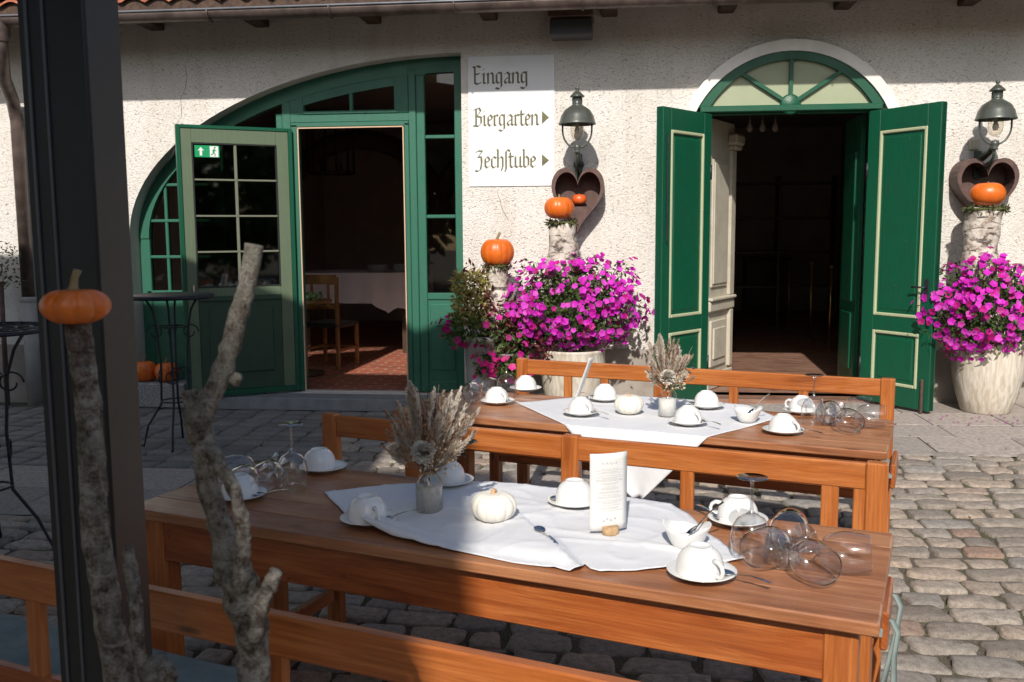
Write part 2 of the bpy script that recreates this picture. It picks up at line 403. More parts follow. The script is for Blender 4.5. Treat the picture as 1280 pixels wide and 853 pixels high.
def soil_joint():
    t = NT('mossy_joint_dirt'); v = t.coord(); n = t.noise(v, 7, 5); n2 = t.noise(v, 120, 4, .7)
    c = t.ramp(n, [(.45, (.095, .076, .056)), (.62, (.065, .068, .028))]); c = t.mix(t.ramp(n2, [(.52, 0), (.68, .8)]), c, (.30, .26, .21))
    t.set(base=c, rough=1); t.bump(n2, .006, 1); return t.m
M_joint = soil_joint()
def herring(name, a, b, c3, mort):
    t = NT(name); br = t.n.new('ShaderNodeTexBrick'); t.L(t.coord('Object'), br.inputs[0])
    br.inputs['Scale'].default_value = 1; br.inputs['Brick Width'].default_value = .24; br.inputs['Row Height'].default_value = .10
    br.inputs['Mortar Size'].default_value = .014; br.inputs['Color1'].default_value = (*a, 1); br.inputs['Color2'].default_value = (*b, 1); br.inputs['Mortar'].default_value = (*mort, 1)
    n = t.noise(t.coord(), 8, 5); t.set(base=t.mix(t.ramp(n, [(.4, 0), (.7, .5)]), br.outputs[0], c3), rough=.5); return t.m
M_brickfloor = herring('brick_tile_floor', (.50, .085, .035), (.30, .06, .035), (.22, .07, .045), (.42, .32, .23))
M_woodfloor = wood('worn_entrance_floor', (.15, .07, .045), (.26, .14, .095), (.36, .21, .15), .5, 0, 2, 10)

# ------------------------------------------------------------------ ground
def sstep(x): x = max(0., min(1., x)); return x*x*(3-2*x)
def gz(x, y): return .10*sstep((x+1.2)/3.6)*sstep((y-3.5)/3.5)
def ground_sheet():
    mb = MB(); xs = [-60, -20, -9]+[-7+.5*i for i in range(33)]+[12, 25, 60]; ys = [-60, -25, -10]+[-4+.5*i for i in range(25)]+[8.4, 30]
    n = len(xs); vs = [(x, y, gz(x, y)-.015) for y in ys for x in xs]
    fs = [[j*n+i, j*n+i+1, (j+1)*n+i+1, (j+1)*n+i] for j in range(len(ys)-1) for i in range(n-1)]
    mb.add(vs, fs, smooth=True); tag(mb.build('ground', M_joint), kind='structure')
ground_sheet()
def stone_top(mb, cx, cy, w, d, hgt, rot, k=7, dome=.014, seed=0, exp=5.0, wav=.007, edge=.12):
    ca, sa = math.cos(rot), math.sin(rot); vs = []; r1, r2 = U(0, 1), U(0, 1)
    jx = [U(-.24, .24) for _ in range(4)]; tx, ty = U(-.03, .03), U(-.03, .03)
    AX = [-1, -.975, -.90, -.45, 0, .45, .90, .975, 1] if k > 7 else [-1, -.95, -.5, .5, .95, 1]
    k = len(AX)
    for j in range(k):
        for i in range(k):
            a, b = AX[i], AX[j]
            # superellipse outline
            m = max(abs(a), abs(b)); L = (abs(a)**exp+abs(b)**exp)**(1/exp) or 1
            s_ = m/L if m else 1
            x = a*s_*w/2*(1+jx[0]*b*.6+.07*noise.noise(Vector((a*1.6+seed*3.1, b*1.6, 5)))*2); y = b*s_*d/2*(1+jx[1]*a*.6+.07*noise.noise(Vector((a*1.6, b*1.6+seed*2.3, 9)))*2)
            z = hgt*(1)-dome*(m**5)+tx*x+ty*y+wav*noise.noise(Vector((x*16+seed, y*16, seed*.7)))
            if m > .99: z = -.05
            elif m > .94: z -= .0045
            wx, wy = cx+x*ca-y*sa, cy+x*sa+y*ca
            vs.append((wx, wy, gz(wx, wy)-.02+z))
    fs = [[j*k+i, j*k+i+1, (j+1)*k+i+1, (j+1)*k+i] for j in range(k-1) for i in range(k-1)]
    mb.add(vs, fs, [[(r1, r2)]*4]*len(fs), 0, True)
def in_cobble(x, y):
    if y > 6.22 and x > .2: return False
    if y > 7.22: return False
    if x < -2.12+.22*(7-y)*.6 and y > 5.75: return False
    if 4.72 < y < 5.82 and x < .25: return False
    return True
def cobbles():
    mb = MB(); y = .35; s = 0
    while y < 7.3:
        d = U(.12, .16); x = -3.6+U(0, .2)
        xmax = 4.4 if y > 3 else 3.0
        while x < xmax:
            w = U(.14, .29)
            cx, cy = x+w/2, y+d/2+.035*math.sin(x*1.3+y)+.02*math.sin(x*3.1)
            if in_cobble(cx, cy):
                near = cy < 6.0; s += 1
                stone_top(mb, cx, cy, w-.012-U(0, .014), d-.012+U(-.014, .004), .022+U(-.007, .007), U(-.08, .08), 9 if near else 9, .0025, s, U(5, 12), .008)
            x += w
        y += d
    tag(mb.build('cobblestone_paving', M_cobble), kind='structure')
cobbles()
def slabs():
    mb = MB(); s = 0
    def slab(x0, x1, y0, y1, z=.02, jt=.004):
        nonlocal s; s += 1; k = 5; r1, r2 = U(0, 1), U(0, 1); xs = [x0+jt, x0+jt*2.5, (x0+x1)/2, x1-jt*2.5, x1-jt]; ys = [y0+jt, y0+jt*2.5, (y0+y1)/2, y1-jt*2.5, y1-jt]
        dz = U(-.0025, .0025); vs = [(xx, yy, gz(xx, yy)-.02+(z+dz if 0 < i < 4 and 0 < j < 4 else z+dz-.004)) for j, yy in enumerate(ys) for i, xx in enumerate(xs)]
        fs = [[j*k+i, j*k+i+1, (j+1)*k+i+1, (j+1)*k+i] for j in range(4) for i in range(4)]
        mb.add(vs, fs, [[(r1, r2)]*4]*16, 0, False)
    # wide pavement in front of the facade, right of the half-arch window
    y = 6.22
    for d in (.52, .40, .46, .52):
        x = .25-U(0, .4) if y < 7.2 else -1.25
        while x < 9:
            w = U(.45, .8)
            if x > -1.3: slab(max(x, .2 if y < 7.2 else -1.2), x+w, y, min(y+d, 8.12))
            x += w
        y += d
    # smooth slab strip
    x = -7.0
    while x < .2:
        w = U(.6, .9); slab(x, min(x+w, .25), 4.74, 5.28); slab(x, min(x+w, .25), 5.28, 5.8); x += w
    tag(mb.build('slab_pavement', M_slab), kind='structure')
    mb = MB(); y = 5.83; row = 0
    while y < 7.86:
        d = .17; row += 1; x = -8.0+(.0 if row % 2 else .0)
        while x < -1.2:
            w = .235
            if not in_cobble(x+w/2, y+d/2) and x+w < (-1.22 if y > 7.2 else -1.9): s += 1; stone_top(mb, x+w/2+U(-.004, .004), y+d/2+U(-.003, .003), w-.008, d-.007, .02+U(-.003, .003), U(-.012, .012), 6, .002, s, 14, .002)
            x += w
        y += d
    tag(mb.build('sett_paving', M_sett), kind='structure')
slabs()
def litter():
    lv = MB()
    for _ in range(90):
        x, y = U(-1.5, 3.6), U(1.5, 7.9); z = gz(x, y)+.006; leafq(lv, Vector((x, y, z)), Vector((U(-1, 1), U(-1, 1), .05)), Vector((0, 0, 1)), U(.012, .035), U(.008, .02), U(0, 1), U(.3, .9))
    tag(lv.build('fallen_leaves', rnd('dry_leaf', [(0, (.25, .13, .05)), (.5, (.40, .28, .10)), (1, (.16, .10, .05))], .8)), 'small dry leaves scattered over the paving', 'leaves', kind='stuff')
    lv = MB()
    for (cx, cy) in ((-.3, 7.4), (2.95, 7.3)):
        for _ in range(45): x, y = cx+R_.gauss(0, .4), cy+R_.gauss(0, .22); leafq(lv, Vector((x, min(y, 8.0), gz(x, y)+.006)), Vector((U(-1, 1), U(-1, 1), .05)), Vector((0, 0, 1)), .025, .02, U(0, 1), .6)
    tag(lv.build('fallen_petals', rnd('fallen_petal', [(0, (.4, .02, .28)), (1, (.55, .08, .40))], .7)), 'fallen magenta petals on the paving around the cream planters', 'petals', kind='stuff')
def weeds():
    mb = MB()
    for _ in range(900):
        x, y = U(-2.8, 3.6), U(.8, 6.2)
        if not in_cobble(x, y) or noise.noise(Vector((x*1.7, y*1.7, 3))) < .12: continue
        r = U(0, 1)
        for _k in range(5):
            a = U(0, 2*PI); L = U(.008, .024); bx, by = x+U(-.02, .02), y+U(-.02, .02); z = gz(bx, by)-.010
            q = Vector((math.cos(a), math.sin(a), 0))*L; p = Vector((-math.sin(a), math.cos(a), 0))*.003
            b0 = Vector((bx, by, z)); mb.add([b0-p, b0+p, b0+q+Vector((0, 0, U(.004, .016)))], [[0, 1, 2]], [[(r, 0)]*3])
    tag(mb.build('joint_moss', M_moss), 'green moss and small weeds in the cobble joints', 'moss', kind='stuff')
weeds()

# ------------------------------------------------------------------ the building
WY = 8.1
bld = empty('restaurant_building', (0, WY, 0), 0, 'cream roughcast restaurant facade with green arched entrance, gutter and rafter ends', 'building')
def bpart(mb, name, mats, parent=None):
    # geometry given in world coordinates; parent at (0,WY,0)
    for i, p in enumerate(mb.v): mb.v[i] = (p[0], p[1]-WY, p[2])
    return mb.build(name, mats, parent or bld)
# opening outlines (x, z)
LX0, LX1, LZ0, LZC, LZT = -4.35, -1.305, .095, 1.5, 3.057
def quarter(x1, a, b, zc, n=28):   # from right-top to left-spring
    return [(x1-a*math.sin(i*PI/2/n), zc+b*math.cos(i*PI/2/n)) for i in range(n+1)]
Lopen = [(LX0, LZ0), (LX1, LZ0)]+quarter(LX1, LX1-LX0, LZT-LZC, LZC)
RC, RZ, RR = 1.43, 2.135, .855
def seg(r, zb, n=24, cx=RC, cz=RZ):
    a0 = math.asin(max(-1, min(1, (zb-cz)/r))); return [(cx+r*math.cos(a0+(PI-2*a0)*i/n), cz+r*math.sin(a0+(PI-2*a0)*i/n)) for i in range(n+1)]
Ropen = [(.70, .0), (2.16, .0)]+seg(RR, 2.555)[0:]
def wall():
    X0, X1, Z0, Z1 = -9, 9, -.1, 3.62
    outer = [(X0, Z0), (X1, Z0), (X1, Z1), (X0, Z1)]
    loops = [outer, Lopen[::-1], Ropen[::-1]]
    flat = [p for L in loops for p in L]
    tr = tessellate_polygon([[Vector((x, z, 0)) for x, z in L] for L in loops])
    mb = MB(); vs = [(x, WY, z) for x, z in flat]; fs = []
    for T in tr:
        a, b, c = [flat[i] for i in T]
        cr = (b[0]-a[0])*(c[1]-a[1])-(b[1]-a[1])*(c[0]-a[0])
        fs.append(list(T) if cr > 0 else list(T)[::-1])
    mb.add(vs, fs)
    for L, dep in ((Lopen, .45), (Ropen, .45)):
        n = len(L); vs = [(x, WY, z) for x, z in L]+[(x, WY+dep, z) for x, z in L]
        mb.add(vs, [[i, (i+1) % n, (i+1) % n+n, i+n] for i in range(n)])
    # ends and a back skin so no light leaks
    mb.add([(X0, WY+.45, Z0), (X1, WY+.45, Z0), (X1, WY+.45, Z1), (X0, WY+.45, Z1)]+[(x, WY+.45, z) for x, z in Lopen[::-1]]+[(x, WY+.45, z) for x, z in Ropen[::-1]], [list(T) for T in tr])
    bpart(mb, 'roughcast_wall', M_plaster)
wall()
mb = MB()
def strip(x0, x1, z1=.53, t=.012): mb.box(((x0+x1)/2, WY-t/2, z1/2-.05), (x1-x0, t, z1+.1), .003)
strip(-9, -4.42); bpart(mb, 'grey_plinth', M_plinth)
mb = MB(); strip(-1.24, .62); bpart(mb, 'grey_plinth', M_plinth)
mb = MB(); strip(2.24, 9); bpart(mb, 'grey_plinth', M_plinth)
def cracks():
    q = MB(); RR = random.Random(5)
    for (x, z, n, dx, dz) in ((-3.72, 3.16, 16, -.010, -.045), (-3.80, 2.52, 9, -.012, -.04), (-1.0, 1.9, 6, .01, -.04), (-3.2, 2.86, 7, .035, .008)):
        p = (x, z)
        for k in range(n):
            r = (p[0]+dx+RR.uniform(-.02, .02), p[1]+dz+RR.uniform(-.012, .012)); w = .0022*(1-abs(k/n-.5))
            q.add([(p[0]-w, WY-.0025, p[1]), (p[0]+w, WY-.0025, p[1]+w), (r[0]+w, WY-.0025, r[1]+w), (r[0]-w, WY-.0025, r[1])], [[0, 1, 2, 3]]); p = r
    bpart(q, 'wall_cracks', simple('crack_dark', (.12, .10, .08), None, .95))
cracks()
# white smooth band round the fanlight
def band(name, inner, outer, y, t, mat, parent=None):
    mb = MB(); n = len(inner); vs = [(x, y, z) for x, z in inner]+[(x, y, z) for x, z in outer]+[(x, y+t, z) for x, z in outer]+[(x, y+t, z) for x, z in inner]
    fs = []
    for i in range(n-1):
        fs += [[i, i+n, i+n+1, i+1][::-1], [i+n, i+2*n, i+2*n+1, i+n+1][::-1], [i+3*n, i, i+1, i+3*n+1][::-1]]
    fs += [[0, n, 2*n, 3*n], [n-1, 2*n-1, 3*n-1, 4*n-1][::-1]]
    mb.add(vs, fs); return bpart(mb, name, mat, parent)
band('white_arch_band', [(x, z) for x, z in seg(RR, 2.50)], [(RC+(x-RC)*1.115, z+.09*max(0, (z-2.4)/.59)) for x, z in seg(RR, 2.50)], WY-.075, .085, M_smoothwhite)
# step
mb = MB(); mb.box((-2.85, 8.0, .045), (3.35, .26, .11), .006); bpart(mb, 'stone_step', simple('grey_concrete_step', (.20, .205, .21), (.27, .27, .27), .85, 9, bump=.002))
mb = MB(); mb.box((1.43, 8.22, .062), (1.46, .36, .10), .004); bpart(mb, 'door_sill', M_woodfloor)

# --- half arch window and door unit, plane Y 8.27
FYY = 8.27
def half_arch_unit():
    root = MB()
    root.bar((0, 0, 0), (.001, 0, 0), .001, .001)
    fr = MB(); Z0 = .10
    def bx(x0, x1, z0, z1, y=FYY, t=.07, b=.006, mbx=None): (mbx or fr).box(((x0+x1)/2, y+t/2, (z0+z1)/2), (x1-x0, t, z1-z0), b)
    def arcz(x, off=0): q = (LX1-x)/(LX1-LX0); return LZC+(LZT-LZC)*math.sqrt(max(0, 1-q*q))-off
    # arch member following the curve
    inner = [(LX1-(LX1-LX0-.10)*math.sin(i*PI/2/28), LZC+(LZT-LZC-.13)*math.cos(i*PI/2/28)) for i in range(29)]
    outer = quarter(LX1, LX1-LX0-.002, LZT-LZC-.002, LZC)
    n = 29
    for (inn, out, y, t) in ((inner, outer, FYY-.01, .08),):
        vs = [(x, y, z) for x, z in inn]+[(x, y, z) for x, z in out]+[(x, y+t, z) for x, z in inn]
        fr.add(vs, [f for i in range(n-1) for f in ([i, i+1, i+n+1, i+n][::-1], [i, i+1, i+2*n+1, i+2*n])])
    bx(LX0+.002, LX0+.10, Z0, 1.52)                       # left stile
    bx(-1.395, LX1-.002, Z0, 2.94, FYY-.012, .08)         # right stile
    bx(-1.842, -1.80, Z0, 2.50, FYY-.02, .09); bx(-1.80, -1.735, Z0, 2.96, FYY-.013, .08); bx(-1.735, -1.66, Z0, 2.99, FYY, .07)   # mullion right of door
    bx(-3.01, -2.95, Z0, 2.60, FYY, .07); bx(-2.95, -2.87, Z0, 2.70, FYY-.012, .08); bx(-2.87, -2.807, Z0, 2.50, FYY-.02, .09)   # left mullion
    bx(-2.87, -1.80, 2.475, 2.515, FYY-.02, .09); bx(-2.95, -1.735, 2.515, 2.585, FYY-.008, .075)                # transom
    bx(-2.75, -1.90, 2.587, 2.615, FYY-.016, .08, .004)
    bx(-2.83, -2.75, 2.585, 2.76, FYY-.008, .075); bx(-1.93, -1.80, 2.585, 2.93, FYY-.008, .075)
    bx(-2.335, -2.305, 2.61, 2.84, FYY, .06)
    # solid header between transom window and arch member
    hp = [(-2.95, 2.585+.10)]+[(x, arcz(x, .20)) for x in [-2.77+.07*i for i in range(14)]]+[(-1.80, arcz(-1.8, .20))]
    top = [(x, arcz(x, .06)) for x in [-1.80-.0767*i for i in range(16)]]
    poly = [(-2.77, 2.62)]+[(-2.77+.0647*i, arcz(-2.77+.0647*i, .205)) for i in range(16)]+top
    fr.prism([(x, z) for x, z in poly][::-1] if False else poly, .05, FY(FYY-.004))
    bx(-1.86, -1.64, 2.90, 2.99, FYY-.006, .05); bx(-2.885, -2.80, 2.55, 2.74, FYY-.006, .05)
    # right sidelight rails
    for z in (2.375, 1.68): bx(-1.66, -1.395, z-.016, z+.016, FYY+.005, .05)
    bx(-1.66, -1.395, .94, 1.0); bx(-1.66, -1.395, 2.93, 3.02)
    bx(-1.66, -1.395, Z0, .94, FYY+.012, .04); bx(-1.64, -1.415, .30, .90, FYY+.004, .03, .008); bx(-1.66, -1.395, Z0, .20, FYY+.002, .05)
    # left sidelight bars
    for z in (1.985, 1.66, 1.33): bx(-4.30 if z < 1.9 else -4.15, -3.0, z-.014, z+.014, FYY+.005, .05)
    bx(-4.10, -4.07, 1.0, 2.06, FYY+.01, .05); bx(-3.55, -3.52, 1.0, 2.42, FYY+.01, .05)
    bx(-4.30, -3.0, .95, 1.02); bx(-4.30, -3.0, Z0, .95, FYY+.012, .04); bx(-4.1, -3.2, .30, .85, FYY+.004, .03, .008)
    unit = bpart(fr, 'arched_entrance_frame', M_teal)
    # panes
    def pane(pts):
        q = MB(); q.prism(pts, .006, FY(FYY+.03)); o = q.build('window_pane', M_pane, unit)
        return o
    pane([(-1.665, 1.0), (-1.39, 1.0), (-1.39, 1.668), (-1.665, 1.668)]); pane([(-1.665, 1.69), (-1.39, 1.69), (-1.39, 2.36), (-1.665, 2.36)])
    pane([(-1.665, 2.39), (-1.39, 2.39), (-1.39, 2.935), (-1.665, 2.935)])
    pane([(-2.75, 2.60), (-2.33, 2.60), (-2.33, 2.80), (-2.75, 2.70)]); pane([(-2.31, 2.60), (-1.93, 2.60), (-1.93, 2.90), (-2.31, 2.81)])
    pane([(-4.27, 1.02), (-4.10, 1.02), (-4.10, 2.04), (-4.27, 1.86)]); pane([(-4.07, 1.02), (-3.55, 1.02), (-3.55, 2.44), (-4.07, 2.06)])
    pane([(-3.52, 1.02), (-3.01, 1.02), (-3.01, 2.66), (-3.52, 2.46)])
    for o in [x for x in bpy.data.objects if x.name.startswith('window_pane')]:
        for v in o.data.vertices: v.co.y -= WY
    q = MB()   # cream weather strip round the door opening
    for x in (-2.802, -1.848): q.box((x, FYY-.022, 1.285), (.011, .02, 2.37), .002)
    q.box((-2.325, FYY-.022, 2.466), (.965, .02, .011), .002); bpart(q, 'weather_strip', M_creamedge)
    q = MB(); q.box((-2.325, FYY-.03, .103), (.95, .06, .02), .003); bpart(q, 'threshold_bar', simple('worn_threshold', (.5, .47, .43), None, .5))
half_arch_unit()
# --- glazed door leaf, open outwards
def glazed_leaf():
    hx, hy = -2.86, 8.235; ex, ey = -3.70, 7.70
    ang = math.atan2(ey-hy, ex-hx); W = .98; Hh = 2.345; z0 = .115
    lf = empty('x', (0, 0, 0)); bpy.data.objects.remove(lf)
    fr = MB(); M = MT((hx, hy-WY, z0), rz=ang)   # local x along leaf from hinge, local -y faces... front decided below
    # local x: hinge->edge, z up; front side (towards the camera) is local +y because the leaf points left
    T = .045
    def b(mb_, x0, x1, z0_, z1_, y=0, t=T, bb=.004): mb_.box(((x0+x1)/2, y, (z0_+z1_)/2), (x1-x0, t, z1_-z0_), bb, M)
    fr_t = MB()
    b(fr_t, 0, .035, 0, Hh, 0, .06); b(fr_t, W-.035, W, 0, Hh, 0, .06); b(fr_t, .035, W-.035, Hh-.03, Hh, 0, .06); b(fr_t, .035, W-.035, 0, .05, 0, .06)
    leaf = fr_t.build('glazed_door_leaf', M_green, bld)
    b(fr, .036, .14, .05, Hh-.03); b(fr, W-.125, W-.036, .05, Hh-.03); b(fr, .14, W-.125, Hh-.15, Hh-.03); b(fr, .14, W-.125, .88, .96)
    fr.build('leaf_frame', M_olive, leaf)
    lo = MB(); b(lo, .14, W-.125, .05, .88, 0, .03); b(lo, .22, W-.205, .20, .78, .012, .03, .008); b(lo, .14, W-.125, .84, .885, .008, .045)
    lo.build('lower_panel', M_leafdark, leaf)
    gb = MB(); gz0, gz1 = .96, Hh-.15
    b(gb, W/2-.008, W/2+.016, gz0, gz1, .006, .03)
    for i in range(1, 4): zz = gz0+(gz1-gz0)*i/4; b(gb, .14, W-.125, zz-.008, zz+.008, .006, .03, .002)
    gb.build('glazing_bars', simple('grey_glazing_bar', (.17, .18, .13), None, .4), leaf)
    db = simple('black_rubber_bead', (.02, .02, .02), None, .5); q = MB()
    for (a0, a1, c0, c1) in ((.14, .15, gz0, gz1), (W-.135, W-.125, gz0, gz1), (.14, W-.125, gz0, gz0+.01), (.14, W-.125, gz1-.01, gz1)): b(q, a0, a1, c0, c1, .004, .046, .002)
    q.build('glass_bead', db, leaf)
    k = 0
    for i in range(4):
        for (xa, xb) in ((.15, W/2-.008), (W/2+.016, W-.135)):
            k += 1; zz0, zz1 = gz0+(gz1-gz0)*i/4+.008, gz0+(gz1-gz0)*(i+1)/4-.008
            g = MB(); g.box(((xa+xb)/2, -.004, (zz0+zz1)/2), (xb-xa, .005, zz1-zz0), .0005, M); g.build('leaf_pane', M_pane_leaf, leaf)
    h = MB(); h.box((W-.09, .04, .93), (.02, .02, .12), .004, M); h.bar((M @ Vector((W-.09, .055, .90))), (M @ Vector((W-.23, .065, .885))), .014, .010); h.build('door_handle', M_steel, leaf)
    for zz in (.35, 1.2, 2.1):
        h = MB(); h.lathe([(0, -.05), (.011, -.05), (.011, .05), (0, .05)], 10, MT((hx, hy-WY-.02, z0+zz))); h.build('hinge', M_green, leaf)
    # exit sticker
    tl = M @ Vector((W-.14, .03, Hh-.165))
    s = MB(); sw, sh = .205, .10; sx, sz = W-.148-sw/2+.0, Hh-.17-sh/2
    s.box((sx, .018, sz), (sw, .004, sh), .001, M)
    sg = s.build('emergency_exit_sign', M_exit); tag(sg, 'small green emergency exit sticker with arrow and running man on the door glass', 'exit sign')
    for v in sg.data.vertices: v.co.y += WY
    P2 = lambda x, z, y=.0215: (M @ Vector((sx-x, y, sz+z)))+Vector((0, WY, 0))
    def flat(mb_, poly, y=.0215):
        tr = tessellate_polygon([[Vector((p[0], p[1], 0)) for p in poly]]); mb_.add([P2(p[0], p[1], y) for p in poly], [list(t) for t in tr])
    a = MB(); flat(a, [(-.052, .036), (-.080, .004), (-.062, .010), (-.062, -.036), (-.042, -.036), (-.042, .010), (-.024, .004)]); a.build('arrow_symbol', M_exitw, sg)
    a = MB(); flat(a, [(.022, -.045), (.092, -.045), (.092, .045), (.022, .045)], .0212); a.build('doorway_symbol', M_exitw, sg)
    a = MB()
    def ln(p, q, w):
        dx, dz = q[0]-p[0], q[1]-p[1]; L = math.hypot(dx, dz); nx, nz = -dz/L*w/2, dx/L*w/2
        flat(a, [(p[0]+nx, p[1]+nz), (q[0]+nx, q[1]+nz), (q[0]-nx, q[1]-nz), (p[0]-nx, p[1]-nz)], .0219+U(0, .0004))
    ln((.060, .022), (.052, -.006), .014); ln((.052, -.006), (.066, -.020), .008); ln((.066, -.020), (.062, -.038), .007)
    ln((.052, -.006), (.044, -.024), .008); ln((.044, -.024), (.028, -.026), .007); ln((.060, .016), (.042, .006), .006); ln((.060, .016), (.076, .004), .006)
    flat(a, [(.064+.008*math.cos(t*PI/4), .033+.008*math.sin(t*PI/4)) for t in range(8)], .0217); a.build('running_man_symbol', M_exit, sg)
M_pane_leaf = thin_glass('leaf_glass', (.22, .26, .21), (.12, .14, .12), 1.0, .03, .11)
glazed_leaf()

# --- right doorway: arch frame, fanlight, leaves
def right_door():
    inn = [(RC+(x-RC)*.905, RZ+(z-RZ)*.925) for x, z in seg(RR-.003, 2.555)]
    out = seg(RR-.003, 2.555)
    fr = band('fanlight_arch_frame', inn, out, WY-.055, .07, M_green)
    q = MB(); q.box((RC, WY+.0, 2.537), (1.46, .13, .05), .006); q.box((RC, WY+.035, 2.505), (1.40, .06, .02), .004); q.build('transom', M_green, fr)
    for v in q.v: pass
    o = bpy.data.objects['transom']
    for v in o.data.vertices: v.co.y -= WY
    q = MB()
    for x0 in (.735, 2.125): q.box((x0, WY+.06, 1.30), (.07, .10, 2.45), .006)
    bpart(q, 'door_jambs', M_green)
    q = MB(); c = Vector((RC, WY-.035, 2.565))
    for a in (PI/2, math.radians(33), math.radians(147)):
        d = Vector((math.cos(a), 0, math.sin(a))); L = .385 if a == PI/2 else .56
        q.bar(c+d*.05, c+d*L, .032, .03, up=(0, 1, 0))
    q.lathe([(0, -.03), (.07, -.03), (.085, 0), (.07, .012), (0, .014)], 20, MT((RC, WY-.04, 2.565), rx=PI/2))
    for i, v in enumerate(q.v): q.v[i] = (v[0], v[1]-WY, v[2])
    q.build('fanlight_bars', M_green, fr)
    g = MB(); g.prism([(RC+(x-RC)*.93, RZ+(z-RZ)*.95) for x, z in seg(RR, 2.55)], .006, FY(WY-.015))
    for i, v in enumerate(g.v): g.v[i] = (v[0], v[1]-WY, v[2])
    g.build('fanlight_pane', M_frost, fr)
    # leaves
    def leaf(hx, hy, ex, ey, flip):
        W = math.hypot(ex-hx, ey-hy); ang = math.atan2(ey-hy, ex-hx); M = MT((hx, hy-WY, .125), rz=ang); Hh = 2.375; s = flip
        b = MB()
        def bb(x0, x1, z0, z1, y, t, bev=.004, mbx=None): (mbx or b).box(((x0+x1)/2, y*s, (z0+z1)/2), (x1-x0, t, z1-z0), bev, M)
        bb(0, W, 0, Hh, 0, .045, .003)
        st = .115
        bb(0, st, 0, Hh, .026, .014); bb(W-st, W, 0, Hh, .026, .014); bb(st, W-st, 0, .16, .026, .014); bb(st, W-st, Hh-.17, Hh, .026, .014); bb(st, W-st, .60, .72, .026, .014)
        bb(W-.035, W, 0, Hh, .0, .062, .003)
        o = b.build('panelled_door_leaf', M_green, bld)
        for (z0, z1) in ((.16, .60), (.72, Hh-.17)):
            t = MB(); w = .026
            bb(st, st+w, z0, z1, .024, .030, .006, t); bb(W-st-w, W-st, z0, z1, .024, .030, .006, t)
            bb(st+w, W-st-w, z0, z0+w, .024, .030, .006, t); bb(st+w, W-st-w, z1-w, z1, .024, .030, .006, t)
            t.build('panel_moulding', M_trim, o)
            t = MB(); bb(st+w+.03, W-st-w-.03, z0+w+.03, z1-w-.03, .020, .016, .008, t); t.build('raised_panel', M_green, o)
        for zz in (.3, 1.9):
            t = MB(); t.lathe([(0, -.06), (.012, -.06), (.012, .06), (0, .06)], 10, M @ MT((0.0, .03*s, zz))); t.build('hinge', M_iron, o)
        return o, M, W
    o, M, W = leaf(2.085, 8.085, 2.475, 7.54, -1)     # right leaf: the face towards the camera
    t = MB()
    t.box((W-.055, -.045, .10), (.02, .02, .30), .004, M); t.build('shoot_bolt', M_rust, o)
    t = MB(); t.tube([M @ Vector((W-.06, -.03, .97)), M @ Vector((W-.06, -.075, .97)), M @ Vector((W-.16, -.085, .97))], .008, 8); t.box((W-.06, -.036, .97), (.035, .008, .13), .002, M); t.build('door_handle', M_iron, o)
    o, M, W = leaf(.775, 8.085, .347, 7.50, 1)
    t = MB(); t.box((W-.05, .045, 1.75), (.012, .012, .85), .003, M); t.build('espagnolette_bar', M_iron, o)
right_door()
# shutter leaf that just enters the photo at the right edge
mb = MB(); Ms = MT((3.36, 8.08-WY, .55), rz=math.radians(-68)); mb.box((.3, 0, .95), (.6, .04, 1.9), .004, Ms)
for zz in (.45, 1.4): mb.box((.3, -.024, zz), (.4, .02, .7), .01, Ms)
mb.build('window_shutter', M_green, bld)
# cream inner door and right inner door
def inner_doors():
    hx, hy, ex, ey = .80, 8.42, 1.085, 9.02; W = math.hypot(ex-hx, ey-hy); ang = math.atan2(ey-hy, ex-hx); M = MT((hx, hy-WY, .115), rz=ang)
    b = MB()
    def bb(x0, x1, z0, z1, y, t, bev=.006): b.box(((x0+x1)/2, -y, (z0+z1)/2), (x1-x0, t, z1-z0), bev, M)
    bb(0, W, 0, 2.40, 0, .04); bb(.0, W, .70, .80, .03, .05, .015); bb(.0, W, .80, .83, .045, .06, .01); bb(.0, W, .0, .14, .03, .03, .01)
    bb(W-.13, W, .83, 2.16, .03, .035, .01); bb(W-.11, W-.02, .16, .70, .03, .04, .01)
    bb(.08, W-.17, .92, 2.05, .025, .02, .01); bb(.10, W-.19, .95, 2.02, .035, .02, .01); bb(.08, W-.17, .2, .62, .025, .025, .01); bb(.13, W-.22, .27, .55, .04, .02, .012)
    bb(W-.16, W+.03, 2.16, 2.2, .05, .08, .012); bb(W-.19, W+.05, 2.2, 2.30, .06, .10, .02)
    b.build('cream_inner_door', M_cream, bld)
    M = MT((2.105, 8.40-WY, .115), rz=math.radians(90)); b = MB()
    b.box((.28, 0, 1.2), (.56, .04, 2.4), .005, M)
    for (z0, z1) in ((.2, .7), (.8, 2.1)): b.box((.28, .025, (z0+z1)/2), (.34, .02, z1-z0), .012, M)
    b.build('green_inner_door', M_green, bld)
inner_doors()

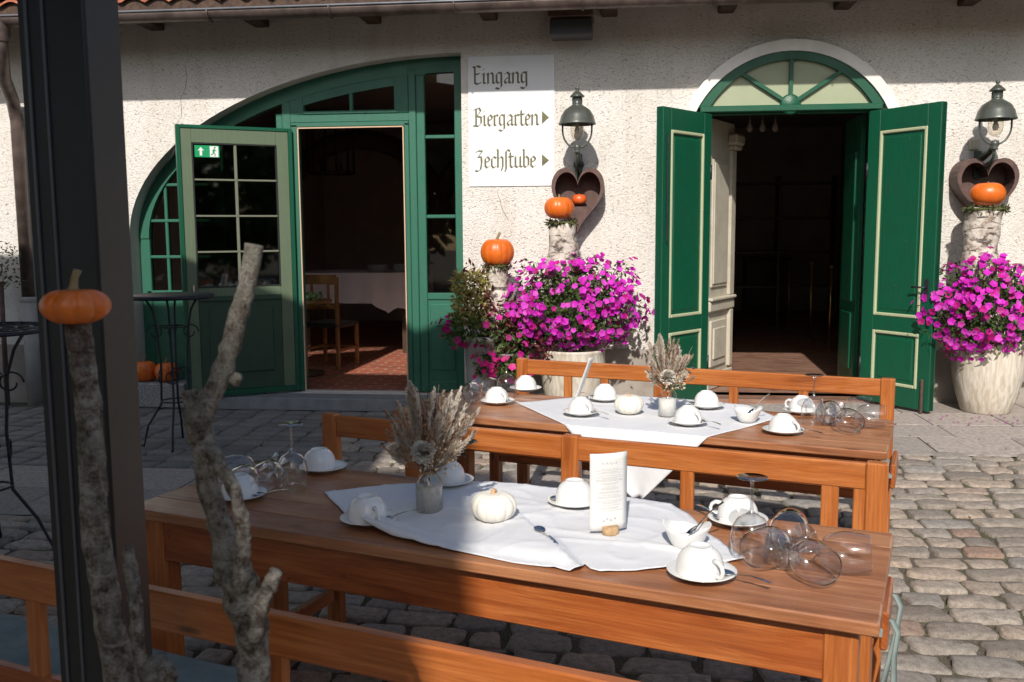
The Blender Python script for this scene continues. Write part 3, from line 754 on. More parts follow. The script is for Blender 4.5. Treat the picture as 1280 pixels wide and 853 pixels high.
# --- eaves
def eaves():
    z0 = 3.22
    g = MB(); gy = 7.45; r = .072; zc = 3.305
    n = 12; xs = [-4.55+.9*i for i in range(15)]
    vs = []; prof = [(gy-r*math.cos(PI*i/n), zc-r*math.sin(PI*i/n)) for i in range(n+1)]
    prof2 = [(gy-(r-.004)*math.cos(PI*i/n), zc-(r-.004)*math.sin(PI*i/n)) for i in range(n+1)][::-1]
    P = prof+prof2; k = len(P)
    X0, X1 = -8, 9
    vs = [(X0, y, z) for y, z in P]+[(X1, y, z) for y, z in P]
    g.add(vs, [[i, (i+1) % k, (i+1) % k+k, i+k][::-1] for i in range(k)], smooth=True)
    gu = bpart(g, 'rain_gutter', M_gutter)
    q = MB(); q.tube([(X0, gy-r-.004-0, zc+.004), (X1, gy-r-.004, zc+.004)], .009, 8)
    for i, v in enumerate(q.v): q.v[i] = (v[0], v[1]-WY, v[2])
    q.build('gutter_bead', M_gutteredge, gu)
    for x in [-5.2+.99*i+.0 for i in range(14)]:
        q = MB(); pts = [(x, gy-(r+.006)*math.cos(PI*i/10)-WY, zc-(r+.006)*math.sin(PI*i/10)) for i in range(11)]
        q.tube(pts, .007, 6); q.build('gutter_bracket', M_gutter, gu)
    for x in [-4.98, -3.99, -3.04, -2.05, -1.05, -.05, .90, 1.82, 2.78, 3.75]:
        q = MB(); q.box((x, 7.86, 3.385), (.13, .50, .15), .01); bpart(q, 'rafter', M_rafter)
    q = MB(); q.add([(X0, WY+.1, 3.75), (X1, WY+.1, 3.75), (X1, 7.47, 3.46), (X0, 7.47, 3.46)], [[0, 1, 2, 3]]); q.add([(X0, WY+.1, 3.78), (X1, WY+.1, 3.78), (X1, 7.47, 3.48), (X0, 7.47, 3.48)], [[0, 3, 2, 1]]); bpart(q, 'eaves_boards', M_rafter)
    q = MB(); q.box((.5, 7.515, 3.37), (17, .02, .17), .003); bpart(q, 'fascia_board', M_rafter)
    # pantile sheet
    q = MB(); nx = 680; rows = [(7.47, 3.395), (7.475, 3.415), (7.75, 3.56), (7.74, 3.60), (8.3, 3.88), (8.29, 3.92), (9.5, 4.4)]
    vs = []
    for (y, z) in rows:
        for i in range(nx+1):
            x = X0+(X1-X0)*i/nx; w = abs(math.sin(x*PI/.21)); vs.append((x, y, z+.045*w))
    m = nx+1; q.add(vs, [[j*m+i, j*m+i+1, (j+1)*m+i+1, (j+1)*m+i] for j in range(len(rows)-1) for i in range(nx)], smooth=False)
    bpart(q, 'tiled_roof', M_tile)
    # downpipe
    q = MB(); pts = [(-5.02, 7.45, 3.23), (-5.03, 7.46, 3.08), (-5.16, 7.66, 2.86), (-5.30, 7.97, 2.72), (-5.315, 8.03, 2.55), (-5.315, 8.03, .9)]
    q.tube(pts, [.055, .055, .055, .055, .055, .055], 16); q.lathe([(.056, 0), (.075, .05), (.08, .16), (.08, .18)], 16, MT((-5.02, 7.45, 3.12)))
    dp = bpart(q, 'downpipe', M_gutter)
    q = MB(); q.tube([(-5.315, -.07, .95), (-5.315, -.07, -.02)], .066, 16); q.lathe([(.066, 0), (.074, .01), (.074, .04), (.066, .05)], 16, MT((-5.315, -.07, .93))); q.build('standpipe', M_greypipe, dp)
eaves()
# --- rooms behind the openings
def rooms():
    def room(name, x0, x1, y0, y1, z0, z1, mat, fm):
        q = MB(); v = [(x, y, z) for z in (z0, z1) for y in (y0, y1) for x in (x0, x1)]
        q.add(v, [[0, 4, 6, 2], [1, 3, 7, 5], [2, 6, 7, 3], [4, 5, 7, 6]]); bpart(q, name, mat)
        q = MB(); q.add([(x0, y0-.3, z0), (x1, y0-.3, z0), (x1, y1, z0), (x0, y1, z0)], [[0, 1, 2, 3]], [[(x0, y0), (x1, y0), (x1, y1), (x0, y1)]]); return bpart(q, name.replace('room', 'floor'), fm)
    room('dining_room', -4.7, -.1, 8.552, 15, .1, 3.25, M_dark, M_brickfloor)
    room('bar_room', .2, 3.9, 8.552, 17, .112, 3.3, M_dark, M_woodfloor)
    # vault ribs seen high on the back wall
    q = MB()
    for c in (-3.6, -1.3):
        q.tube([(c+1.25*math.cos(a*PI/16), 13.2, 1.5+1.35*math.sin(a*PI/16)) for a in range(17)], .14, 6)
    bpart(q, 'vault_arches', M_darkarch)
rooms()

# ------------------------------------------------------------------ painted sign
def nib(mb, pts, w, th, O, s, lvl):
    nv = Vector((math.cos(math.radians(40)), 0, math.sin(math.radians(40))))*w/2
    th2 = Vector((-math.sin(math.radians(40)), 0, math.cos(math.radians(40))))*w*.09
    for i in range(len(pts)-1):
        a = Vector((pts[i][0], 0, pts[i][1])); b = Vector((pts[i+1][0], 0, pts[i+1][1])); lvl[0] += .00003
        quad = [a-nv-th2, a+nv-th2, a+nv+th2, a-nv+th2, b-nv-th2, b+nv-th2, b+nv+th2, b-nv+th2]
        # convex hull of the two nib footprints
        P = sorted(set((round(p.x, 5), round(p.z, 5)) for p in quad))
        def half(Q):
            h = []
            for p in Q:
                while len(h) >= 2 and (h[-1][0]-h[-2][0])*(p[1]-h[-2][1])-(h[-1][1]-h[-2][1])*(p[0]-h[-2][0]) <= 0: h.pop()
                h.append(p)
            return h
        hl = half(P)[:-1]+half(P[::-1])[:-1]
        mb.add([(O[0]+x*s, O[1]-lvl[0], O[2]+z*s) for x, z in hl], [list(range(len(hl)))])
GL = {
 'E': (.80, [[(.58, 1.48), (.30, 1.62), (.10, 1.48), (.10, .12), (.30, .0), (.62, .14)], [(.10, .86), (.48, .92)], [(-.05, 1.55), (.10, 1.48)]]),
 'B': (.82, [[(-.05, 1.45), (.14, 1.55), (.14, .08)], [(.14, 1.50), (.42, 1.62), (.56, 1.35), (.20, .90)], [(.20, .90), (.58, .80), (.60, .28), (.34, .0), (-.10, .06)]]),
 'Z': (.66, [[(-.06, 1.42), (.16, 1.54), (.46, 1.50), (.10, .98)], [(.10, .98), (.36, .98), (.40, .5), (.30, -.15), (.04, -.32), (-.12, -.22)]]),
 'i': (.36, [[(-.10, .84), (.06, .96), (.06, .10), (.20, .06)], [(.02, 1.28), (.10, 1.34)]]),
 'n': (.74, [[(-.10, .84), (.06, .96), (.06, .02)], [(.06, .72), (.34, 1.0), (.48, .84), (.48, .10), (.62, .06)]]),
 'g': (.68, [[(.44, .92), (.18, .98), (.04, .80), (.04, .22), (.18, .04), (.44, .22)], [(.44, 1.02), (.46, -.24), (.24, -.46), (-.02, -.36)]]),
 'a': (.70, [[(.06, .84), (.26, 1.0), (.44, .84), (.44, .10), (.58, .06)], [(.44, .56), (.14, .42), (.04, .22), (.16, .02), (.44, .22)]]),
 'r': (.48, [[(-.10, .84), (.06, .96), (.06, .08), (.18, .04)], [(.06, .74), (.24, 1.0), (.38, .88)]]),
 'e': (.54, [[(.40, .16), (.20, .0), (.04, .18), (.04, .80), (.22, 1.0), (.40, .78), (.34, .60), (.06, .50)]]),
 't': (.46, [[(.10, 1.34), (.10, .16), (.22, .0), (.38, .10)], [(-.06, .98), (.36, 1.0)]]),
 'c': (.50, [[(.40, .86), (.22, 1.0), (.04, .80), (.04, .20), (.18, .0), (.40, .12)]]),
 'h': (.66, [[(.02, 1.66), (.06, 1.5), (.06, .02)], [(.06, .72), (.32, 1.0), (.46, .84), (.46, .10), (.34, -.26)]]),
 's': (.34, [[(.40, 1.46), (.22, 1.62), (.08, 1.45), (.08, -.10), (.0, -.34)]]),
 'u': (.70, [[(.06, .98), (.06, .16), (.20, .0), (.46, .20)], [(.46, .98), (.46, .10), (.60, .06)]]),
 'b': (.62, [[(.02, 1.62), (.06, 1.5), (.06, .16), (.20, .0), (.44, .20), (.44, .80), (.26, 1.0), (.08, .82)]]),
}
def sign():
    x0, x1, z0, z1 = -1.243, -.507, 1.93, 3.02
    q = MB(); q.box(((x0+x1)/2, 0, (z0+z1)/2-z0), (x1-x0, .008, z1-z0), .002)
    sg = q.build('entrance_sign', M_signwhite, None, (0, WY-.006, z0)); tag(sg, 'white painted wall panel reading Eingang, Biergarten and Zechstube in blackletter with arrows', 'sign')
    def word(txt, px0, px1, pyb, nm):
        a, b = PY(px0, pyb, WY), PY(px1, pyb, WY); adv = sum(GL[c][0] for c in txt)-.14; s = (b.x-a.x)/adv
        mb = MB(); lvl = [0]; x = 0.0; sv = .094
        for c in txt:
            for st in GL[c][1]:
                nib(mb, [(p[0]*s/sv+x*s/sv, p[1]) for p in st], .19, 0, (a.x+.01, -.0045, a.z-z0), sv, lvl)
            x += GL[c][0]
        mb.build(nm, M_letter, sg)
    word('Eingang', 591, 658, 106, 'eingang_lettering'); word('Biergarten', 592, 671.5, 158.5, 'biergarten_lettering'); word('Zechstube', 595, 668, 210.5, 'zechstube_lettering')
    for (y0, y1) in ((139, 155.5), (193, 208.5)):
        a, b, c = PY(677.5, y0, WY), PY(677.5, y1, WY), PY(686.5, (y0+y1)/2, WY)
        mb = MB(); mb.add([(p.x, -.0055, p.z-z0) for p in (a, b, c)], [[0, 1, 2]]); mb.build('arrow_symbol', M_letter, sg)
sign()

# ------------------------------------------------------------------ lanterns, hearts
def lantern(px, py, label):
    c = PY(px, py, 7.74); r = empty('wall_lantern', (c.x, WY-.02, c.z), 0, label, 'lantern', 'wall lanterns beside the doors')
    y = 7.74-(WY-.02)
    D = MT((0, y, 0))
    q = MB(); q.lathe([(.150, -.012), (.152, -.004), (.146, .004), (.132, .055), (.105, .10), (.07, .125), (.052, .135), (.046, .14)], 28, D); q.lathe([(.148, -.012), (.12, .05), (.05, .12)], 28, D); q.build('lamp_shade', M_lamp, r)
    q = MB(); q.lathe([(.042, .138), (.042, .145), (.036, .148), (.036, .20), (.058, .204), (.060, .212), (.048, .222), (.030, .240), (.016, .252), (.010, .258), (.016, .266), (.018, .276), (.012, .286), (0, .290)], 20, D)
    q.build('vent_cap', M_lamp, r)
    q = MB()
    for k in range(10): a = 2*PI*k/10; q.bar((.038*math.cos(a), y+.038*math.sin(a), .15), (.038*math.cos(a), y+.038*math.sin(a), .20), .006, .006)
    q.build('vent_slats', M_lampdark, r)
    q = MB(); q.lathe([(.055, -.002), (.055, -.07), (.05, -.10), (.035, -.125), (.012, -.137), (0, -.138)], 20, D); q.build('glass_jar', M_bulb, r)
    q = MB(); q.lathe([(0, .02), (.014, .02), (.014, -.03), (.022, -.05), (.024, -.07), (.016, -.09), (0, -.094)], 12, D); q.build('bulb', simple('bulb_glass', (.7, .68, .62), None, .2), r)
    q = MB(); pts = [(-.118, y, -.005)]+[(-.118*math.cos(t*PI/14), y, -.06-.14*math.sin(t*PI/14)) for t in range(15)]+[(.118, y, -.005)]; q.tube(pts, .0075, 8)
    q.lathe([(0, -.165), (.03, -.17), (.035, -.20), (.022, -.225), (.03, -.235), (0, -.245)], 16, D)
    q.build('guard_hoop', M_lamp, r)
    q = MB(); q.tube([(0, y, -.215), (0, y+.10, -.25), (0, -.03, -.30)], [.022, .024, .03], 12)
    q.lathe([(0, .0), (.042, 0), (.045, .02), (.03, .03), (0, .03)], 16, MT((0, 0.012, -.31), rx=PI/2)); q.tube([(0, y, -.22), (0.0, y+.01, -.29), (.0, y+.09, -.36), (0, -.02, -.38)], .012, 8)
    q.box((0, -.01, -.33), (.06, .02, .22), .006); q.build('wall_bracket', M_lampdark, r)
    return r
lantern(721.5, 154, 'green domed wall lantern above the heart between the sign and the right doorway')
lantern(1245, 148, 'green domed wall lantern at the right edge, above the heart with the big pumpkin')
def heart_pts(w, h, n=48):
    P = []
    for i in range(n):
        t = 2*PI*i/n; x = 16*math.sin(t)**3; y = 13*math.cos(t)-5*math.cos(2*t)-2*math.cos(3*t)-math.cos(4*t)
        P.append((x/32*w, (y+17)/29*h))
    return P[::-1]
def heart(pxc, pyt, pyb, w, label, rz=0.0):
    top, bot = PY(pxc, pyt, 7.95), PY(pxc, pyb, 7.95); h = top.z-bot.z
    r = empty('heart_planter', (top.x, WY-.002, bot.z), rz, label, 'heart decoration', 'rusty metal hearts on the wall')
    O = heart_pts(w, h); I = [(x*.86, .055+(y-.0)*.90-.0) for x, y in O]; I = [(x*.86, h*.5+(y-h*.5)*.87) for x, y in O]
    n = len(O); q = MB(); d = -.20
    vs = [(x, 0, y) for x, y in O]+[(x, d, y) for x, y in O]+[(x, d, y) for x, y in I]+[(x, -.02, y) for x, y in I]
    fs = []
    for i in range(n):
        j = (i+1) % n; fs += [[i, j, j+n, i+n], [i+n, j+n, j+2*n, i+2*n], [i+2*n, j+2*n, j+3*n, i+3*n]]
    q.add(vs, fs); q.build('heart_rim', M_rust, r)
    q = MB(); q.prism([(x, y) for x, y in O], .006, MT((0, -.012, 0)) @ FACE); q.build('back_plate', M_rust, r)
    # small planter box in the lower half
    q = MB(); zz = h*.46
    prof = [(x, y) for x, y in I if y < zz]
    q.prism(prof, .008, MT((0, d+.02, 0)) @ FACE) if len(prof) > 3 else None
    q.build('front_plate', M_rust, r)
    for s in (-1, 1):
        pass
    return r, top.x, bot.z, h
heart(722.5, 210, 292, .44, 'rusty metal heart with a small red pumpkin inside, under the lantern beside the sign')
heart(1233.5, 198, 282, .47, 'rusty metal heart at the right edge, half hidden by a big orange pumpkin')
mb = MB(); mb.box((0, 0, 0), (.075, .03, .08), .005); mb.box((0, -.017, 0), (.05, .006, .05), .003)
p = PY(1218, 181, 8.08); tag(mb.build('wall_switch_box', M_boxbeige, None, (p.x, WY-.016, p.z)), 'small beige wall box beside the lantern at the right edge', 'wall box')
mb = MB(); mb.box((0, 0, -.06), (.34, .26, .13), .01); mb.box((0, -.02, .035), (.36, .30, .05), .006, m=1)
p = PY(714, 26, 7.85); tag(mb.build('eaves_box', [simple('slate_grey_box', (.05, .05, .055), None, .6), M_rust], None, (p.x, 7.90, p.z)), 'dark grey box with red-brown lid fixed under the eaves right of the sign', 'box')

# ------------------------------------------------------------------ pumpkins
def pumpkin_mesh(r, hgt, ribs, depth, dip=.18, name='pumpkin'):
    q = MB(); n = ribs*8; k = 20; prof = []
    for j in range(k+1):
        t = PI*j/k; rr = math.sin(t)**.82*r if 0 < j < k else 0; z = -math.cos(t)*hgt/2
        e = math.exp(-(rr/(r*.42))**2); z += (-1 if j > k/2 else 1)*e*hgt*dip*.5*(1 if j > k/2 else .5)
        prof.append((rr, z))
    def rf(a, j, rr, z):
        c = abs(math.cos(a*ribs/2)); return rr*(1-depth*(1-c**.55))*(1+.03*math.sin(a*2+1)+.02*math.sin(3*a))
    q.lathe(prof, n, rf=rf); zb = min(z for _, z in prof)
    return q, prof, zb
def pumpkin(loc, r, hgt, mat, stem_mat, label, ribs=12, depth=.05, stem=(.012, .05, .02, .0), group=None, rz=0, name='pumpkin', tilt=(0, 0)):
    q, prof, zb = pumpkin_mesh(r, hgt, ribs, depth)
    for i, v in enumerate(q.v): q.v[i] = (v[0], v[1], v[2]-zb)
    o = q.build(name, mat, None, loc, (tilt[0], tilt[1], rz)); tag(o, label, 'pumpkin', group)
    sr, sl, bx, by = stem; zt = prof[-1][1]-zb
    s = MB(); s.tube([(0, 0, zt-.004), (bx*.1, by*.1, zt+sl*.25), (bx*.45, by*.45, zt+sl*.65), (bx, by, zt+sl)], [sr*1.9, sr*1.1, sr*.9, sr*1.15], 10, wob=.5)
    s.build('stem', stem_mat, o); return o

# ------------------------------------------------------------------ leafy helpers
def leafq(mb, p, d, n, L, w, r, bend=.25):
    d = d.normalized(); s = d.cross(n).normalized(); n2 = s.cross(d)
    a = p; m = p+d*L*.5+n2*bend*L*.3; t = p+d*L
    mb.add([a, m-s*w/2, t, m+s*w/2], [[0, 1, 2, 3]], [[(r, 0)]*4], 0, True)
def rdir(): 
    while True:
        v = Vector((U(-1, 1), U(-1, 1), U(-1, 1)))
        if .05 < v.length < 1: return v.normalized()
def flower(mb, p, n, r, rr):
    n = n.normalized(); a = n.orthogonal().normalized(); b = n.cross(a); rot = U(0, 6); vs = [p-n*r*.35]; K = 10
    for k in range(K):
        t = rot+2*PI*k/K; q = r*(1.0 if k % 2 else .80)*U(.9, 1.08); vs.append(p+(a*math.cos(t)+b*math.sin(t))*q+n*r*(.12 if k % 2 else 0)*U(-.6, 1.4))
    vs2 = [p+(v-p)*.5-n*r*.02 for v in vs[1:]]
    vs += vs2
    fs = [[0, K+1+k, K+1+(k+1) % K] for k in range(K)]+[[K+1+k, 1+k, 1+(k+1) % K, K+1+(k+1) % K] for k in range(K)]
    mb.add(vs, fs, [[(rr, .5)]*len(f) for f in fs], 0, True)
def petunias(loc, cen, rad, nf, nl, label, cat='flowers', parts=((0, 1.0, None),), fr=.033, bias=.35, group=None, leafmat=None, drop=.0):
    r = empty('petunia_plant', loc, 0, label, cat, group); lf = MB(); fl = [MB() for _ in parts]
    cen = Vector(cen)-Vector(loc); rx, ry, rz = rad
    def surf(k=1.0):
        while True:
            d = rdir()
            if d.z > -.9 and d.y < .7: break
        lump = 1+.42*noise.noise(d*1.9+Vector(loc))+.26*noise.noise(d*4.3+Vector(loc))
        p = Vector((d.x*rx, d.y*ry, d.z*rz))*lump*k
        if drop and d.z < 0: p.z -= drop*abs(d.z)*U(0, 1)
        return cen+p, Vector((d.x/rx, d.y/ry, d.z/rz)).normalized()
    for _ in range(nl):
        p, n = surf(U(.35, 1.03)); d = (rdir()+n*.8+Vector((0, 0, -.2))); leafq(lf, p, d, n+rdir()*.5, U(.03, .06), U(.016, .028), U(0, 1))
    w = []
    for i, (a, share, m) in enumerate(parts): w.append(int(nf*share))
    for i, k in enumerate(w):
        for _ in range(k):
            p, n = surf(U(.93, 1.08)); n = (n+Vector((0, -.55, .25))*bias*2+rdir()*.55).normalized()
            flower(fl[i], p+n*.012, n, fr*U(.8, 1.15), U(0, 1))
    st = MB()
    for _ in range(26):
        p, n = surf(.95); st.tube([(0+U(-.05, .05), U(-.05, .05), .0), (p*.5+Vector((0, 0, .05))), p], .004, 4)
    st.build('stems', leafmat or M_leaf, r)
    o = lf.build('foliage', leafmat or M_leaf, r)
    for i, (a, share, m) in enumerate(parts):
        if fl[i].v: o = fl[i].build('blossoms', m, r)
    return r
def pot_big(loc, label):
    r = empty('planter_pot', loc, U(0, 3), label, 'planter', 'tall ribbed cream planters'); q = MB()
    prof = [(0, .0), (.172, .0), (.182, .01), (.215, .12), (.245, .24), (.262, .36), (.268, .46), (.262, .53), (.268, .545), (.27, .56), (.258, .565), (.245, .56), (.24, .50), (0, .50)]
    q.lathe(prof, 112, rf=lambda a, j, rr, z: rr*(1+.010*math.cos(a*56)*(1 if 2 < j < 8 else 0)))
    q.build('pot_body', M_pot, r); q = MB(); q.lathe([(0, .515), (.24, .512)], 24); q.build('soil', M_soil, r); return r
PL = Vector((-.335, 7.72, gz(-.335, 7.72))); PR = Vector((2.95, 7.72, gz(2.95, 7.72)))
pot_big(PL, 'ribbed cream planter between the two doorways, behind the rear bench'); pot_big(PR, 'ribbed cream planter right of the open green door')
petunias(PL+Vector((0, 0, .5)), PY(716, 380, 7.68), (.54, .34, .36), 760, 3600, 'big magenta petunia cushion in the cream planter between the doorways', parts=((0, .86, M_petal), (1, .14, M_crimson)), drop=.06, group='petunias in the cream planters', fr=.029)
petunias(PR+Vector((0, 0, .5)), PY(1226, 385, 7.60)+Vector((.06, 0, 0)), (.46, .32, .35), 600, 3200, 'magenta petunia cushion with dark red blooms in the planter at the right edge', parts=((0, .80, M_petal), (1, .20, M_crimson)), drop=.08, group='petunias in the cream planters', fr=.029)

# birch logs with wreath and pumpkin
def log(a, b, r0, r1, label, seed, fungus=False, knot=True, bend=0.0):
    a, b = Vector(a), Vector(b); root = empty('birch_log', a, 0, label, 'birch log', 'birch logs carrying pumpkins'); d = b-a
    q = MB(); n = 16; pts = []; rad = []
    for i in range(n+1):
        t = i/n; pts.append(d*t+Vector((bend*math.sin(t*5+seed), 0, 0))*.5); rad.append((r0+(r1-r0)*t)*(1+.10*noise.noise(Vector((seed, t*6, 0)))))
    q.tube(pts, rad, 22, wob=.35, seed=seed); q.build('trunk', M_birch, root)
    q = MB()
    if knot: q.tube([d*.5+Vector((r0*.6, -r0*.6, 0)), d*.62+Vector((r0*1.3, -r0*1.0, .01)), d*.72+Vector((r0*1.7, -r0*1.0, .03))], [.02, .013, .008], 8, wob=.5)
    else: q.tube([d*.3+Vector((-r0*.8, -r0*.4, 0)), d*.34+Vector((-r0*1.5, -r0*.5, .02))], [.014, .006], 8, wob=.5)
    q.build('branch_stub', M_lichen, root)
    if fungus:
        q = MB(); q.lathe([(0, -.014), (.05, -.010), (.085, .006), (.088, .014), (.06, .018), (0, .014)], 20, MT(d*.40+Vector((r0+.02, -.03, 0)), ry=-.12)); q.build('bracket_fungus', M_fungus, root)
    return root
def wreath(loc, r, label, n=320):
    q = MB()
    for _ in range(n):
        a = U(0, 2*PI); c = Vector((math.cos(a), math.sin(a), 0)); p = c*r+rdir()*.022+Vector((0, 0, .0)); leafq(q, p, c*.5+rdir()+Vector((0, 0, -.25)), rdir(), U(.022, .045), U(.010, .018), U(0, 1))
    q.tube([(r*math.cos(t*PI/10), r*math.sin(t*PI/10), 0) for t in range(20)], .012, 6, closed=True)
    tag(q.build('leaf_wreath', M_moss, None, loc), label, 'wreath', 'small wreaths under the pumpkins')
a, b = PY(622, 400, 7.62), PY(621, 333, 7.62); log(a-Vector((0, 0, .25)), b, .105, .098, 'short white birch log carrying an orange pumpkin, left of the magenta flowers', 3)
wreath(b+Vector((0, 0, .0)), .085, 'leaf wreath under the left pumpkin above the grey planter')
pumpkin(b+Vector((.005, 0, .0)), .134, .245, M_pumpkin, M_stem, 'tall orange pumpkin on the left birch log, above the small grey planter', 14, .035, (.011, .06, .025, 0))
a, b = PY(703, 350, 7.72), PY(703, 279, 7.72); log(a-Vector((0, 0, .2)), b, .135, .105, 'birch log with a bracket fungus rising behind the magenta flowers below the left heart', 8, True, False, .02)
wreath(b+Vector((0, 0, .0)), .10, 'leaf wreath under the pumpkin below the left heart')
pumpkin(PY(699, 273.5, 7.66), .120, .19, M_pumpkin, M_stem, 'orange pumpkin on the birch log in front of the left heart', 13, .04, (.009, .03, .0, 0))
a, b = PY(1228, 360, 7.70), PY(1232, 262, 7.70); log(a-Vector((0, 0, .1)), b, .135, .135, 'thick rough birch log standing in the petunias at the right edge', 21, False, False, .05)
wreath(b+Vector((0, 0, .0)), .135, 'leaf wreath under the big pumpkin at the right edge')
pumpkin(PY(1234, 257, 7.66)+Vector((0, 0, 0)), .128, .19, M_pumpkin, M_stem, 'smooth orange pumpkin on the log in front of the right heart', 9, .012, (.006, .015, 0, 0))
p = PY(724, 256, 7.99); pumpkin(p, .06, .095, M_pumpkinred, M_stem, 'small red pumpkin sitting inside the left heart', 10, .03, (.004, .01, 0, 0))
# small grey planter group
def grey_planter():
    g = PY(603, 470, 7.55); loc = Vector((-1.08, 7.55, gz(-1.1, 7.5))); r = empty('grey_planter', loc, 0, 'tapered grey planter between the left door and the magenta flowers', 'planter')
    q = MB(); q.lathe([(0, 0), (.085, 0), (.12, .40), (.13, .60), (.138, .605), (.138, .66), (.145, .665), (.145, .70), (.13, .70), (.12, .66), (0, .66)], 28); q.build('pot_body', M_potgrey, r)
    q = MB(); q.lathe([(0, .665), (.125, .665)], 20); q.build('soil', M_soil, r)
    L0 = loc+Vector((0, 0, .66))
    petunias(L0, PY(592, 412, 7.5), (.27, .20, .15), 34, 480, 'dark crimson petunias trailing over the rim of the grey planter', parts=((0, 1., M_crimson),), fr=.034)
    petunias(L0+Vector((.15, 0, 0)), PY(640, 425, 7.55), (.20, .18, .24), 26, 900, 'crimson petunias and ivy spilling between grey planter and cream planter', parts=((0, 1., M_crimson),), fr=.032)
    petunias(L0+Vector((.1, -.1, -.2)), PY(606, 458, 7.40), (.10, .08, .11), 20, 60, 'hot pink petunias hanging in front of the grey planter', parts=((0, 1., M_pinkp),), fr=.03)
    petunias(L0+Vector((.2, -.15, -.3)), PY(643, 462, 7.35), (.15, .10, .10), 30, 320, 'hot pink petunias low behind the upturned wine glass on the rear table', parts=((0, 1., M_pinkp),), fr=.035)
    # coleus, yellow-green
    q = MB(); c = PY(589, 375, 7.55)
    for _ in range(1100):
        p = c+Vector((U(-1, 1)*.14, U(-1, 1)*.1, U(-1, 1)*.22)); leafq(q, p, rdir()+Vector((-.2, -.3, .5)), rdir(), U(.04, .08), U(.014, .024), U(0, 1))
    for _ in range(8): q.tube([c+Vector((U(-.03, .03), 0, -.35)), c+Vector((U(-.12, .12), 0, U(0, .2)))], .004, 4)
    o = q.build('coleus_plant', M_leafy); tag(o, 'pale yellow-green leafy plant left of the short birch log', 'plant')
    q = MB()
    for (cx, cy, s, n) in ((598, 352, (.12, .06, .14), 60), (628, 400, (.16, .1, .16), 230), (655, 415, (.15, .1, .14), 160), (676, 445, (.12, .1, .13), 150)):
        c = PY(cx, cy, 7.5)
        for _ in range(n): p = c+Vector((U(-1, 1)*s[0], U(-1, 1)*s[1], U(-1, 1)*s[2])); leafq(q, p, rdir()+Vector((-.5, -.2, .1)), rdir(), U(.04, .08), U(.014, .026), U(0, 1))
    c = PY(655, 440, 7.55)
    for _ in range(5): q.tube([c+Vector((U(-.1, .1), .1, -.3)), c+Vector((U(-.25, .1), 0, U(0, .3)))], .005, 4)
    cs = [PY(a_, b_, 7.5) for a_, b_ in ((598, 352), (628, 400), (655, 415), (676, 445))]; q.tube([c+Vector((0, .1, -.3))]+cs[::-1], .008, 6)
    tag(q.build('burgundy_plant', M_leafred), 'burgundy leaved plant between the grey planter and the cream planter', 'plant')
grey_planter()

# ------------------------------------------------------------------ tables and benches
TL = 2.045
def table(u1, v0, label):
    o = TB(u1-TL, v0); g = .0; r = empty('beer_table', (o.x, o.y, 0), TA, label, 'table', 'long wooden tables'); W = .625
    q = MB(); n = 5
    for i in range(n):
        w = W/n; q.box((TL/2, w*(i+.5), .745), (TL, w-.0006, .03), .0012 if 0 < i < n-1 else .004)
    q.build('tabletop', M_tabletop, r)
    q = MB(); q.box((TL/2, .035+.0125, .666), (TL-.19, .025, .122), .003); q.box((TL/2, W-.0475, .666), (TL-.19, .025, .122), .003)
    q.box((.07, W/2, .666), (.025, W-.15, .122), .003); q.box((TL-.07, W/2, .666), (.025, W-.15, .122), .003); q.build('apron', M_pine, r)
    for x in (.075, TL-.075):
        for y in (.065, W-.065):
            q = MB(); q.box((x, y, .355), (.07, .07, .748), .004); q.build('leg', M_pine2, r)
    return r
table(-.075, 1.945, 'front wooden table with crumpled white cloth, nearest to the camera')
table(-.135, 3.515, 'rear wooden table with white cloth hanging over its front edge')
